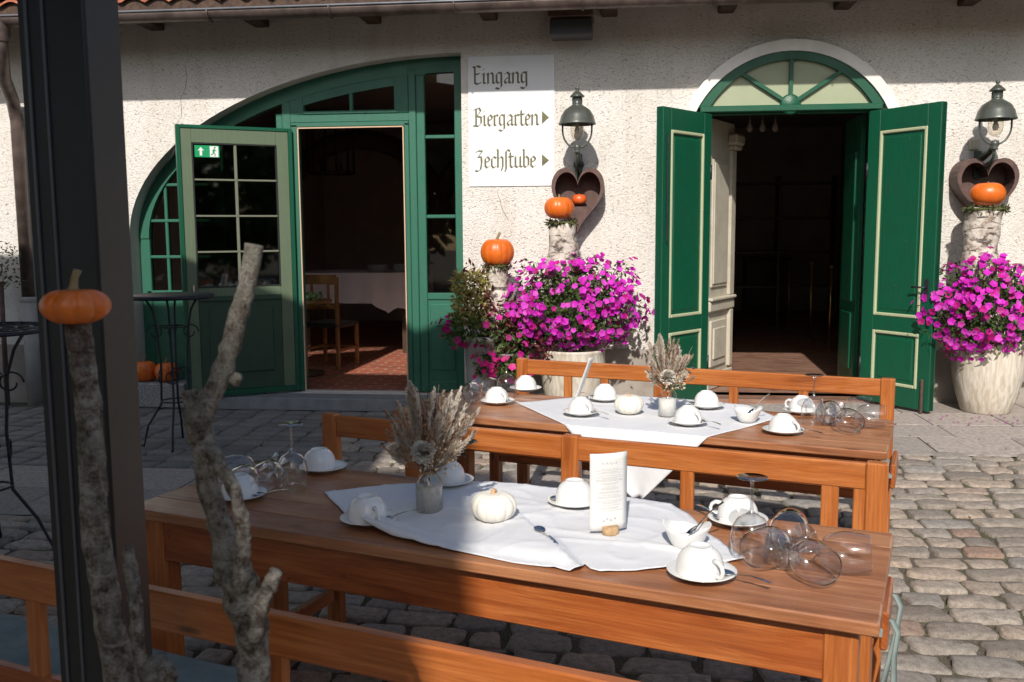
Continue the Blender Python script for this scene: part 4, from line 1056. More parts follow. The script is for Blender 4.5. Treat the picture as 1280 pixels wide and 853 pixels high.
def bench(u1, v, length, side, label, spind, posts, cushion=True, rot=0.0, lowrail=True, ties=False, ends=False):
    o = TB(u1, v); r = empty('wooden_bench', (o.x, o.y, 0), TA+rot, label, 'bench', 'wooden benches with backrests'); L = length; s = side; HH = .84
    # local: x from -L..0, backrest plane y=0, seat towards s*y
    q = MB(); q.box((-L/2, 0, HH-.042), (L-.13, .028, .082), .004, grain=0); q.build('top_rail', M_pine2, r)
    if lowrail: q = MB(); q.box((-L/2, 0, .56), (L-.13, .026, .06), .004, grain=0); q.build('lower_rail', M_pine, r)
    for x in posts:
        zb = -.02 if x > -.1 or x < -L+.1 else .40
        q = MB(); q.box((x, 0, (HH+.004+zb)/2), (.064, .046, HH+.004-zb), .005); q.build('post', M_pine2, r)
    for x, w in spind:
        q = MB(); q.box((x, 0, .675), (w, .022, .185), .003, grain=2); q.build('spindle', M_pine2, r)
    q = MB()
    for i in range(3): q.box((-L/2, s*(.045+.115*(i+.5)), .435), (L-.02, .11, .024), .004, grain=0)
    q.build('seat', M_pine, r)
    q = MB(); q.box((-L/2, s*.375, .385), (L-.12, .024, .075), .003); q.box((-L/2, s*.03, .385), (L-.13, .022, .075), .003)
    for x in (-.05, -L+.05): q.box((x, s*.21, .385), (.026, .30, .075), .003)
    q.build('seat_frame', M_pine, r)
    for x in (-.04, -L+.04):
        q = MB(); q.box((x, s*.37, .20), (.055, .055, .446), .004); q.build('leg', M_pine, r)
    for x in (-.04, -L+.04):
        q = MB(); q.bar((x, s*.04, .12), (x, s*.35, .12), .03, .05); q.build('stretcher', M_pine, r)
    if cushion:
        q = MB(); nx, ny = 60, 10; x0, x1, y0, y1 = -L+.03, .012, .05, .40; vs = []
        for t in (0, 1):
            for j in range(ny+1):
                for i in range(nx+1):
                    a, b = i/nx, j/ny; e = min(1, min(a, 1-a)*nx/1.6, min(b, 1-b)*ny/1.6)
                    z = .448+(.012+.020*math.sqrt(e)+.004*noise.noise(Vector((a*12, b*3, 1))) if t else .012-.010*math.sqrt(e)); vs.append((x0+(x1-x0)*a, s*(y0+(y1-y0)*b), z))
        m = nx+1; N = m*(ny+1); fs = []
        for j in range(ny):
            for i in range(nx):
                k = j*m+i; f = [k, k+1, k+m+1, k+m]; fs += [[c+N for c in f], f[::-1]]
        q.add(vs, fs, smooth=True); q.build('seat_cushion', M_cushion, r)
        for (yy, sw, k2) in (((s*.07, -.02, 1.0), (s*.27, .01, .8)) if ties else ()):
            q = MB(); pts = [Vector((.0, yy, .462)), Vector((.032, yy, .458)), Vector((.048, yy-.01, .43)), Vector((.040, yy-.02, .36)), Vector((.034+sw, yy-.03, .36-.14*k2)), Vector((.020+sw, yy-.03, .36-.22*k2))]
            ww = [.007, .007, .007, .008, .009, .010]
            vs = []
            for k in range(6): vs += [pts[k]+Vector((-ww[k]*.8, -ww[k], 0)), pts[k]+Vector((ww[k]*.8, ww[k], 0))]
            q.add(vs, [[2*k, 2*k+1, 2*k+3, 2*k+2] for k in range(5)], smooth=True)
            o2 = q.build('cushion_tie', M_cushion, r); md = o2.modifiers.new('s', 'SOLIDIFY'); md.thickness = .003
    if ends:
        q = MB(); q.box((.014, s*.20, .455), (.022, .30, .11), .006); q.build('end_board', M_pine, r)
    return r
bench(-.105, 3.0, 2.07, -1, 'middle bench behind the front table, its backrest knotty and orange', [(-.17, .052), (-.62, .045), (-1.55, .05)], (-.035, -1.03, -2.035), ties=True, ends=True)
bench(-.155, 4.745, 1.965, -1, 'rear bench nearest the building, in front of the planter and green door', [(-.42, .045), (-.76, .045), (-1.13, .09), (-1.45, .045), (-1.66, .045)], (-.035, -1.93), ends=True)
bench(.60, 1.36, 3.2, 1, 'near bench across the bottom of the picture, cut off by the frame, seen from behind', [(-.5, .045), (-1.0, .05), (-1.38, .05), (-1.73, .085), (-2.36, .045), (-2.75, .05)], (-.035, -3.165))

# ------------------------------------------------------------------ table linen
def in_poly(x, y, P):
    c = False; n = len(P)
    for i in range(n):
        a, b = P[i], P[i-1]
        if (a[1] > y) != (b[1] > y) and x < (b[0]-a[0])*(y-a[1])/(b[1]-a[1])+a[0]: c = not c
    return c
def segd(p, a, b):
    ab = (b[0]-a[0], b[1]-a[1]); t = max(0, min(1, ((p[0]-a[0])*ab[0]+(p[1]-a[1])*ab[1])/(ab[0]**2+ab[1]**2))); return math.hypot(p[0]-a[0]-ab[0]*t, p[1]-a[1]-ab[1]*t)
def sheet(outline, zf, step=.012):
    P = [(q.x, q.y) for q in outline]; Q = []
    for i in range(len(P)):
        a, b = P[i], P[(i+1) % len(P)]; k = max(1, int(math.hypot(b[0]-a[0], b[1]-a[1])/step))
        Q += [(a[0]+(b[0]-a[0])*t/k, a[1]+(b[1]-a[1])*t/k) for t in range(k)]
    pts = [Vector(p) for p in Q]; n = len(pts); xs = [p[0] for p in P]; ys = [p[1] for p in P]
    x = min(xs)
    while x < max(xs):
        y = min(ys)
        while y < max(ys):
            xx, yy = x+U(-.1, .1)*step, y+U(-.1, .1)*step
            if in_poly(xx, yy, P) and min(segd((xx, yy), Q[i], Q[i-1]) for i in range(n)) > step*.5: pts.append(Vector((xx, yy)))
            y += step
        x += step
    vo, eo, fo, *_ = delaunay_2d_cdt(pts, [(i, (i+1) % n) for i in range(n)], [], 2, 1e-6)
    q = MB(); q.add([(v.x, v.y, zf(v.x, v.y)) for v in vo], [list(f) for f in fo], smooth=True); return q
TZ = .7605
def front_cloth():
    px = [(405, 618), (450, 612), (500, 607), (580, 603), (640, 606), (700, 612), (770, 621), (838, 632), (862, 645), (885, 668), (932, 702), (905, 706), (850, 711), (795, 716), (750, 717), (738, 714), (731, 708), (724, 716), (712, 717), (698, 713), (640, 705), (600, 697), (540, 686), (490, 675), (455, 665), (436, 652), (424, 636)]
    O = [PZ(x, y, TZ) for x, y in px]
    A, B, C = PZ(645, 641, TZ), PZ(574, 690, TZ), PZ(722, 716, TZ); D = PZ(690, 680, TZ); E_ = PZ(900, 700, TZ)
    r0_, r1_ = PZ(455, 660, TZ), PZ(640, 701, TZ)
    def tri(x, y):
        return in_poly(x, y, [(A.x, A.y), (B.x, B.y), (C.x, C.y)])
    lines = [((405, 618), (930, 702), .0022), ((560, 603), (900, 690), .0016), ((500, 640), (860, 632), .0018), ((690, 676), (860, 690), .004), ((560, 660), (700, 640), .0022), ((740, 640), (760, 716), .0014)]
    lines = [(PZ(*a, TZ), PZ(*b, TZ), h) for a, b, h in lines]
    def zf(x, y):
        z = TZ+.0016+.0042*(noise.noise(Vector((x*6, y*6, 1)))+.6)+.0035*(1-abs(noise.noise(Vector((x*7, y*5, 22))))*2.2 if abs(noise.noise(Vector((x*7, y*5, 22)))) < .45 else 0)**6+.0008*noise.noise(Vector((x*22, y*22, 4)))
        for a, b, h in lines: z += h*math.exp(-(segd((x, y), a, b)/.012)**2)
        if tri(x, y):
            dr = segd((x, y), A, C); dl = segd((x, y), A, B); de = sstep((segd((x, y), B, C)-.004)/.05); z += de*(.015*min(1, dr/.006)*sstep(dl/.10)*(1-.4*sstep(dr/.15))+.002*min(1, dr/.006))
        d2 = segd((x, y), D, C)
        z += .010*math.exp(-(d2/.014)**2)
        # rolled hem near the table edge
        dr = segd((x, y), r0_, r1_); t = 1-sstep((Vector((x, y))-Vector((r0_.x, r0_.y))).length/.42); z += .032*math.exp(-((dr-.018)/.018)**2)*t
        return z
    q = sheet(O, zf, .0095); o = q.build('table_cloth', M_linen); md = o.modifiers.new('t', 'SOLIDIFY'); md.thickness = .0012; md.offset = 1
    tag(o, 'crumpled white cloth with folded corners lying across the front table', 'tablecloth', 'white table cloths')
front_cloth()
def rear_cloth():
    v0 = 3.513
    def fe(px, py):  # point on the front top edge line of the rear table nearest pixel x
        d = ray(px, py); return PZ(px, py, TZ)
    E1, E2 = PZ(705, 532.5, TZ), PZ(882, 549.5, TZ)
    # snap to front edge v0
    def snap(p): u = p.dot(tu); return TB(u, v0, 0)
    S1, S2 = snap(E1), snap(E2)
    px = [(645, 504), (700, 499), (765, 493.5), (860, 500), (935, 507), (973, 523), (940, 533)]
    top = [PZ(x, y, TZ) for x, y in px]
    O = [(top[0].x, top[0].y)]
    outline = top[:1]+top[1:]+[S2]+[S1]
    def zf(x, y): 
        v = Vector((x, y, 0)).dot(tv)
        return TZ+.0014+(.0018*(noise.noise(Vector((x*5, y*5, 8)))+.5)+.0015*math.exp(-(segd((x, y), top[0], top[5])/.01)**2))*min(1, max(0, (v-v0))/.03)
    q = sheet(outline, zf, .014)
    # hanging triangle
    nz = 16; nu = 30; uL, uR = S1.dot(tu), S2.dot(tu)
    # tip from the photo
    def onv(pxx, pyy, v): d = ray(pxx, pyy); t = (v-CAM.dot(tv))/d.dot(tv); return CAM+d*t
    tip1, tip2 = onv(789, 623, v0-.03), onv(803, 620, v0-.03)
    for j in range(nz+1):
        t = j/nz
        for i in range(nu+1):
            s = i/nu; a = uL+(tip1.dot(tu)-uL)*t; b = uR+(tip2.dot(tu)-uR)*t; u = a+(b-a)*s; z = (TZ+.0014)+(tip1.z-TZ)*t
            v = v0-.003-.014*min(1, t*6)-.012*t*math.sin(s*7+1)*1.0-.004*noise.noise(Vector((u*9, z*9, 0)))*t
            p = TB(u, v, z); q.v.append(tuple(p))
    base = len(q.v)-(nz+1)*(nu+1)
    for j in range(nz):
        for i in range(nu):
            k = base+j*(nu+1)+i; q.f.append([k, k+1, k+nu+2, k+nu+1]); q.mi.append(0); q.sm.append(True); q.uv.append([(0, 0)]*4)
    o = q.build('table_cloth', M_linen); md = o.modifiers.new('t', 'SOLIDIFY'); md.thickness = .0012; md.offset = 0
    tag(o, 'white cloth on the rear table, its pointed corner hanging over the front edge', 'tablecloth', 'white table cloths')
rear_cloth()

# ------------------------------------------------------------------ crockery
TOP = .7605; CL = .7665
def make_saucer():
    q = MB(); q.lathe([(0, .003), (.030, .003), (.032, .0), (.036, 0), (.040, .004), (.062, .011), (.078, .018), (.0795, .0195), (.078, .0205), (.060, .0145), (.040, .008), (.030, .007), (0, .007)], 40)
    o = q.build('saucer', M_china); return o
def make_cup():
    q = MB()  # inverted: rim at z=0, foot on top
    q.lathe([(.0535, 0), (.0548, .001), (.0548, .008), (.0538, .024), (.0495, .040), (.0415, .053), (.0325, .0605), (.0275, .0625), (.0262, .0665), (.0235, .067), (.0225, .063), (0, .062)], 44)
    q.lathe([(.0535, 0), (.0525, .01), (.0505, .03), (.042, .048), (.025, .057), (0, .058)], 44)
    o = q.build('cup', M_china)
    h = MB(); pts = [(.052, 0, .014), (.063, 0, .010), (.073, 0, .015), (.0765, 0, .026), (.072, 0, .037), (.061, 0, .044), (.047, 0, .042)]; h.tube(pts, [.0055, .005, .005, .0048, .005, .0055, .007], 10)
    h.build('handle', M_china, o); return o
def make_spoon():
    q = MB(); n = 12
    q.lathe([(0, -.004), (.55, -.0035), (.85, -.001), (1, .0012), (.97, .0022), (.80, .0002), (.45, -.0018), (0, -.0025)], 20)
    for i, v in enumerate(q.v): q.v[i] = (v[0]*.021, v[1]*.0145*(1-.15*v[0]), v[2]*1.0)
    q.add([(0, 0, 0)], [])
    P = [(.019, .0, .0015), (.035, 0, .005), (.060, 0, .009), (.085, 0, .009), (.108, 0, .007)]; W = [.0030, .0024, .0026, .0042, .0050]
    vs = []
    for (x, y, z), w in zip(P, W): vs += [(x, -w, z), (x, w, z), (x, w, z-.0014), (x, -w, z-.0014)]
    fs = []
    for i in range(len(P)-1):
        a = i*4
        for k in range(4): fs.append([a+k, a+(k+1) % 4, a+4+(k+1) % 4, a+4+k])
    fs += [[0, 3, 2, 1], [16, 17, 18, 19]]; q.add(vs, fs, smooth=False)
    return q.build('spoon', M_steel)
def make_glass(k=1.0):
    q = MB()  # standing glass: foot at z=0, bowl up
    q.lathe([(0, .0), (.036, .0), (.0375, .001), (.036, .0022), (.012, .0045), (.0050, .010), (.0040, .02), (.0038, .07), (.0055, .083), (.014, .092)], 36, m=1)
    q.lathe([(0, .088), (.014, .091), (.032, .102), (.0435, .120), (.0485, .142), (.0475, .165), (.0435, .190), (.0410, .204), (.0402, .2050), (.0396, .204)], 36)
    return q.build('wine_glass', [M_glass, M_glassfoot])
sau0, cup0, spo0, gla0 = make_saucer(), make_cup(), make_spoon(), make_glass()
used = {}
def inst(proto, loc, rot, label, cat, group):
    if proto.name not in used: o = proto; used[proto.name] = 1
    else: o = copy_tree(proto)
    o.location = loc; o.rotation_euler = rot; tag(o, label, cat, group); return o
def cupset(px, py, z, ha, where, spoon=None, tilt=0, cupoff=(0, 0), rear=False):
    p = PZ(px, py, z); loc = (p.x, p.y, z)
    inst(sau0, loc, (0, 0, ha), 'white saucer '+where, 'saucer', 'white saucers on the tables')
    inst(cup0, (p.x+cupoff[0], p.y+cupoff[1], z+.0085), (0, 0, ha), 'upturned white cup '+where, 'cup', 'upturned white cups')
    if spoon:
        dx, dy, a = spoon; inst(spo0, (p.x+dx, p.y+dy, z+.0215), (0, .03, a), 'teaspoon '+where, 'spoon', 'teaspoons on the tables')
cupset(404, 589, TOP, 1.9, 'on the bare wood behind the shaded wine glasses of the front table', cupoff=(-.014, .004))
cupset(300, 624, TOP, 2.6, 'at the far left of the front table, behind the forked branch', (.062, -.012, .4), cupoff=(.0, .0))
cupset(462, 654, CL-.003, -.9, 'in the shade at the left end of the front cloth', (.050, -.018, .7), cupoff=(-.006, .003))
cupset(561, 606, CL-.003, 2.2, 'directly behind the dried flower vase on the front table', cupoff=(-.003, 0))
cupset(718, 632, CL, 1.3, 'in the sun between white pumpkin and menu card', (-.055, .0, 1.3))
cupset(922, 655, TOP+.004, 2.7, 'behind the standing upturned glass at the right of the front table', (-.052, -.010, 2.0))
cupset(877, 722, TOP+.001, -.95, 'at the front edge of the front table, below the sugar bowl', (.052, -.022, -.62), cupoff=(-.004, .002))
cupset(657, 489, TOP, 1.4, 'at the far left corner of the rear table, beside the wine glasses', cupoff=(.0, 0))
cupset(622, 505, TOP, -.9, 'in the shade at the left front of the rear table', (.045, -.02, -.9), cupoff=(-.004, 0))
cupset(756, 501, CL-.001, 1.2, 'on the rear table left of the rear white pumpkin', (-.052, .0, 2.4))
cupset(726, 519, CL-.001, -1.0, 'at the left of the rear cloth, in front of the leaning card', (.050, -.02, -.9))
cupset(883, 510, CL-.001, 1.7, 'on the rear table right of the flower vase, beside the bench post', (-.052, .0, 2.5))
cupset(860, 531, CL-.001, -1.0, 'at the front of the rear cloth, right of the flower vase', (.050, -.02, -.9))
cupset(1002, 517, TOP, 2.5, 'behind the standing upturned glass on the rear table', (-.05, -.01, 2.2))
cupset(979, 542, TOP, -.9, 'at the front right of the rear table, beside the rolling glasses', (.05, -.024, -.8))
# loose spoon peeping out of the folded cloth
p = PZ(675, 672, CL); inst(spo0, (p.x, p.y, CL+.021), (0, .10, -1.1), 'teaspoon half covered by the folded front cloth', 'spoon', 'teaspoons on the tables')
def sugar(px, py, z, label, sa):
    p = PZ(px, py, z); r = empty('sugar_bowl', (p.x, p.y, z), 0, label, 'bowl', 'wavy white sugar bowls'); q = MB()
    def rf(a, j, rr, zz): return rr
    n = 48; prof = [(0, .004), (.024, .004), (.026, 0), (.030, 0), (.040, .014), (.047, .030), (.052, .045), (.055, .055), (.0525, .055), (.045, .032), (.036, .014), (.02, .009), (0, .009)]
    q.lathe(prof, n, rf=rf)
    k = len(prof)
    for i in range(n):
        a = 2*PI*i/n
        for j in range(k):
            x, y, zz = q.v[i*k+j]; f = max(0, (zz-.02)/.035); q.v[i*k+j] = (x*(1+.10*f*math.cos(2*a+.5)), y*(1+.10*f*math.cos(2*a+.5)), zz+.009*f*math.cos(2*a+.5)+.003*f*math.sin(5*a))
    q.build('bowl', M_china, r)
    q = MB(); q.lathe([(0, .034), (.02, .031), (.043, .026)], 24, rf=lambda a, j, rr, zz: rr); q.build('sugar', simple('sugar_white', (.78, .78, .76), None, .8), r)
    inst(spo0, (p.x+.012, p.y, z+.040), (0, -.70, sa), 'teaspoon standing in the '+label.replace('wavy white ', ''), 'spoon', 'teaspoons on the tables')
sugar(858, 684, CL, 'wavy white sugar bowl at the right end of the front cloth', .15)
sugar(934, 527, CL, 'wavy white sugar bowl at the right end of the rear cloth', .15)

# glasses
def g_inv(px, py, z, label): 
    p = PZ(px, py, z); inst(gla0, (p.x, p.y, z+.2046), (PI, 0, U(0, 3)), label, 'wine glass', 'wine glasses on the tables')
def g_lie(px, py, z, az, label, roll=0):
    # bowl belly touches the table at the pixel; glass axis points along az (foot -> rim)
    p = PZ(px, py, z); t = math.asin((.0485-.0375)/.142); s = .142
    d = Vector((math.cos(az)*math.cos(t), math.sin(az)*math.cos(t), math.sin(t)))
    base = Vector((p.x, p.y, z+.0487))-d*s
    rot = d.to_track_quat('Z', 'Y').to_euler(); o = inst(gla0, base, rot, label, 'wine glass', 'wine glasses on the tables')
g_inv(366, 611, TOP, 'upturned wine glass standing in the shade at the left of the front table')
g_lie(300, 605, TOP, -2.2, 'wine glass lying in the shade at the left, closest to the forked branch')
g_lie(306, 620, TOP, -1.5, 'wine glass lying in the shade just behind the far left cup')
g_lie(336, 613, TOP, -1.45, 'wine glass lying on its side left of the shaded upturned glass')
g_inv(938, 700, TOP, 'upturned wine glass standing in the sun at the right of the front table')
g_lie(962, 708, TOP, -2.35, 'wine glass lying right against the sunlit upturned glass')
g_lie(985, 690, TOP, -.9+2.2, 'wine glass lying farthest back in the sunlit heap on the front table')
g_lie(1012, 726, TOP, -1.25, 'wine glass lying nearest the camera in the sunlit heap, mouth toward us')
g_lie(1052, 716, TOP, -.25, 'wine glass lying outermost right on the front table')
g_inv(633, 497, TOP, 'upturned wine glass on the rear table in front of the pink flowers')
g_lie(590, 503, TOP, -1.4, 'wine glass lying at the left end of the rear table above the dried flowers')
g_lie(612, 497, TOP, -1.0, 'wine glass lying between two others at the left end of the rear table')
g_inv(1016, 531, TOP, 'upturned wine glass standing at the right of the rear table')
g_lie(1036, 530, TOP, -2.0, 'wine glass lying behind the others in the heap on the rear table')
g_lie(1059, 541, TOP, -1.4, 'wine glass lying in front, mouth toward us, in the heap on the rear table')
g_lie(1070, 524, TOP, -.5, 'wine glass lying at the back of the heap near the bench post')
g_lie(1085, 535, TOP, -.2, 'wine glass lying outermost right on the rear table')

# white pumpkins
p = PZ(617, 650, CL); pumpkin((p.x, p.y, CL), .062, .085, M_whitepump, M_stemtan, 'ivory mini pumpkin on the front cloth beside the dried flower vase', 12, .06, (.006, .012, .004, 0))
p = PZ(786, 517, CL); pumpkin((p.x, p.y, CL), .062, .088, M_whitepump, M_stemtan, 'ivory mini pumpkin on the rear cloth left of the flower vase', 11, .06, (.006, .010, .002, 0))

# vases with dried bouquet
def plume(mb, a, b, r, n, r0=.0, sp=.9):
    a, b = Vector(a), Vector(b); d = (b-a); L = d.length; d.normalize()
    for _ in range(n):
        t = U(0, 1)**.8; R = r*math.sin(PI*min(1, .12+t*.86))**.7; q = a+d*L*t; s = rdir(); s = (s-d*s.dot(d)).normalized()
        e = q+s*R*U(.5, 1.1)+d*R*sp*U(.5, 1.6); w = s.cross(d)*.0015; m = (q+e)/2+s*R*.15; rr = U(0, 1)
        mb.add([q-w, q+w, m+w*1.3, e, m-w*1.3], [[0, 1, 2, 3, 4]], [[(rr, 0)]*5], 0, False)
def bouquet(px, py, z, k, label_v, label_b, sand, seed, spread):
    global R_
    R_ = random.Random(seed)
    p = PZ(px, py, z); loc = Vector((p.x, p.y, z))
    r = empty('glass_vase', loc, 0, label_v, 'vase', 'small bottle vases on the tables'); q = MB()
    pr = [(0, .002), (.034, .0), (.038, .004), (.038, .078), (.036, .088), (.024, .102), (.0195, .108), (.0195, .125), (.022, .128), (.0195, .131)]
    q.lathe([(a*k, b*k) for a, b in pr], 32); q.build('bottle', M_bottle, r)
    q = MB(); q.lathe([(0, .004*k), (.0365*k, .004*k), (.0365*k, .074*k), (.02*k, .077*k), (0, .076*k)], 28); q.build('filler', sand, r)
    q = MB()
    for i in range(4): q.tube([(.0212*k*math.cos(t*PI/8), .0212*k*math.sin(t*PI/8), (.110+.003*i)*k) for t in range(16)], .0013, 5, closed=True)
    q.tube([(.02*k, -.008, .115*k), (.034*k, -.012, .10*k), (.037*k, -.013, .085*k)], .0012, 5); q.tube([(-.016*k, -.016, .115*k), (-.028*k, -.022, .104*k), (-.02*k, -.032, .09*k)], .0012, 5); q.build('twine', M_twine, r)
    bq = empty('dried_bouquet', loc+Vector((0, 0, .07*k)), 0, label_b, 'dried flowers', 'dried bouquets on the tables')
    o = Vector((0, 0, .04*k)); S, WX = spread
    right = Vector((cR.x, cR.y, 0)).normalized(); fw = Vector((cF.x, cF.y, 0)).normalized()
    def D(x, h, dd=0.0): return right*x*S*WX+fw*dd*S+Vector((0, 0, h*S))
    st = MB(); pl = MB(); br = MB(); dk = MB(); bl = MB(); be = MB()
    def stem(e, rr=.0012): st.tube([(U(-.008, .008), U(-.008, .008), -.03), o, (o*0.5+e*.5), e], rr, 4)
    # tall pampas
    for (x0, h0, x1, h1, dd, rr, n) in ((-.035, .10, -.065, .275, .0, .022, 1000), (.045, .11, .075, .225, .02, .024, 650), (-.06, .08, -.12, .165, .0, .022, 330), (.02, .10, .05, .20, -.02, .018, 350), (.07, .10, .14, .185, .01, .022, 350), (-.08, .06, -.13, .11, -.02, .024, 260), (.05, .07, .12, .12, -.03, .024, 260)):
        stem(D(x0, h0, dd)); plume(pl, D(x0, h0, dd), D(x1, h1, dd), rr*S, n)
    for (x0, h0, x1, h1, dd, rr, n) in ((.0, .13, .012, .23, .01, .013, 450), (-.02, .10, -.05, .2, .02, .018, 220), (.06, .10, .10, .16, -.03, .018, 220), (-.06, .07, -.10, .11, -.03, .018, 200)):
        stem(D(x0, h0, dd)); plume(br, D(x0, h0, dd), D(x1, h1, dd), rr*S, n)
    # fine grasses
    for _ in range(80):
        x = U(-.16, .19); h = U(.10, .28)*(1-.8*abs(x)**1.0); dd = U(-.08, .08); e = D(x, h, dd)
        mb_ = br if U(0, 1) < .6 else pl; mb_.tube([o, D(x*.45, h*.5, dd*.5), e], [.0009, .0008, .0004], 3)
        if U(0, 1) < .75: plume(mb_, D(x*.72, h*.74, dd*.7), e, .008*S, 45, sp=1.6)
    # dark sprays
    for _ in range(5):
        x = U(-.06, .10); h = U(.16, .26); dd = U(0, .06)
        for k2 in range(26): t = U(.45, 1); pp = D(x*t, h*t, dd*t); leafq(dk, pp, rdir()+Vector((0, 0, .8)), rdir(), U(.012, .022)*S, U(.003, .006)*S, U(0, 1))
        dk.tube([o, D(x, h, dd)], .0009, 4)
    # eucalyptus sprig to the right
    for k2 in range(14): t = U(.5, 1); leafq(dk, D(.17*t, .14*t, -.01), rdir()+right*.6, rdir(), .022*S, .012*S, U(0, 1))
    # ivory bloom
    c = D(-.012, .100, -.040)
    for i in range(170):
        d = rdir()
        if d.dot(fw) > .45: d = -d
        d = (d+Vector((0, 0, .35))).normalized(); kk = (.35+.65*abs(d.z))
        nrm = (Vector((0, 0, 1))*.9-fw*.5).normalized(); leafq(bl, c+d*.006*S, d*1.0+nrm*.35, nrm+rdir()*.25, U(.024, .031)*S, U(.026, .034)*S, U(0, 1), .9)
    bl.tube([o, c], .0015, 5)
    # small berries
    for _ in range(70):
        x = U(-.04, .11); h = U(.05, .13); dd = U(-.07, -.01); e = D(x, h, dd); rad = U(.0028, .0048)
        be.lathe([(0, -rad), (rad*.7, -rad*.7), (rad, 0), (rad*.7, rad*.7), (0, rad)], 7, MT(e)); 
        if U(0, 1) < .4: be.tube([D(x*.2, .04, dd*.2), e], .0006, 3)
    st.build('stems', M_plumed, bq); pl.build('pampas_plumes', M_plume, bq); br.build('brown_grasses', M_plumed, bq); dk.build('dark_sprays', M_plumedark, bq); bl.build('ivory_bloom', M_bloom, bq); be.build('dried_berries', M_bead, bq)
bouquet(537, 639, CL-.004, 1.0, 'small glass bottle vase with grey filling on the front cloth', 'dried pampas bouquet with ivory bloom in the front table vase', M_sand, 5, (1.10, .70))
bouquet(834, 520, CL-.001, 1.0, 'small glass bottle vase with white filling on the rear cloth', 'dried bouquet with ivory bloom in the rear table vase', M_sandw, 9, (1.02, .56))
R_ = random.Random(77)

# menu cards
def menu(px, py, z, az, h, w, label, lean=0.0, textured=True):
    p = PZ(px, py, z); r = empty('menu_card', (p.x, p.y, z), az, label, 'menu', 'menu cards in wooden holders')
    q = MB(); nn = 12
    vs = []; 
    for j in range(nn+1):
        for i in range(7):
            a, b = i/6-.5, j/nn; vs.append((a*w, .010*(a*2)**2+lean*b*h, .008+b*h))
    q.add(vs, [[j*7+i, j*7+i+1, (j+1)*7+i+1, (j+1)*7+i] for j in range(nn) for i in range(6)], smooth=True)
    o = q.build('card', M_paper, r); md = o.modifiers.new('t', 'SOLIDIFY'); md.thickness = .0008; md.offset = 1
    if textured:
        RR = random.Random(3); t = MB(); t2 = MB()
        def yy(a): return .010*(a*2)**2
        def dash(mb_, x0, x1, b, hh=.0007):
            a0, a1 = x0/w, x1/w; z_ = .008+b*h
            mb_.add([(x0, yy(a0)+lean*b*h-.0012, z_-hh), (x1, yy(a1)+lean*b*h-.0012, z_-hh), (x1, yy(a1)+lean*b*h-.0012, z_+hh), (x0, yy(a0)+lean*b*h-.0012, z_+hh)], [[0, 1, 2, 3]])
        for s in range(14):
            x = -.022+s*.0032; dash(t, x, x+.002, .87+.008*math.sin(s*2.1), .0009 if s % 4 else .003)
        rows = [.80, .78, .76, .745, .715, .69, .675, .66, .645, .615, .60, .57, .55, .535, .505, .49, .46, .44, .425, .39, .37, .355, .33, .30, .285, .26]
        for b in rows:
            wid = RR.uniform(.035, .078); x = -wid/2
            while x < wid/2: l = RR.uniform(.002, .007); dash(t2, x, min(x+l, wid/2), b, .0006); x += l+.0013
        for (bx, bb) in ((-.02, .13), (-.01, .155), (.0, .135), (.012, .15)): dash(t2, bx, bx+.006, bb, .002)
        t.build('heading_text', M_inkpale, r); t2.build('menu_text', M_inkpale, r)
    q = MB(); q.lathe([(0, .0), (.0215, 0), (.0225, .003), (.0225, .019), (.021, .021), (0, .021)], 24, MT((0, -.006, 0)) @ Matrix.Diagonal((1, .8, 1, 1))); q.build('wooden_holder', M_cork, r)
    return r
menu(762, 667, CL, math.radians(24), .205, .104, 'tall menu card in a round wooden holder on the front cloth')
menu(722, 503, CL, math.radians(80), .205, .098, 'menu card seen almost edge-on on the rear table, leaning to the right', -.36, False)

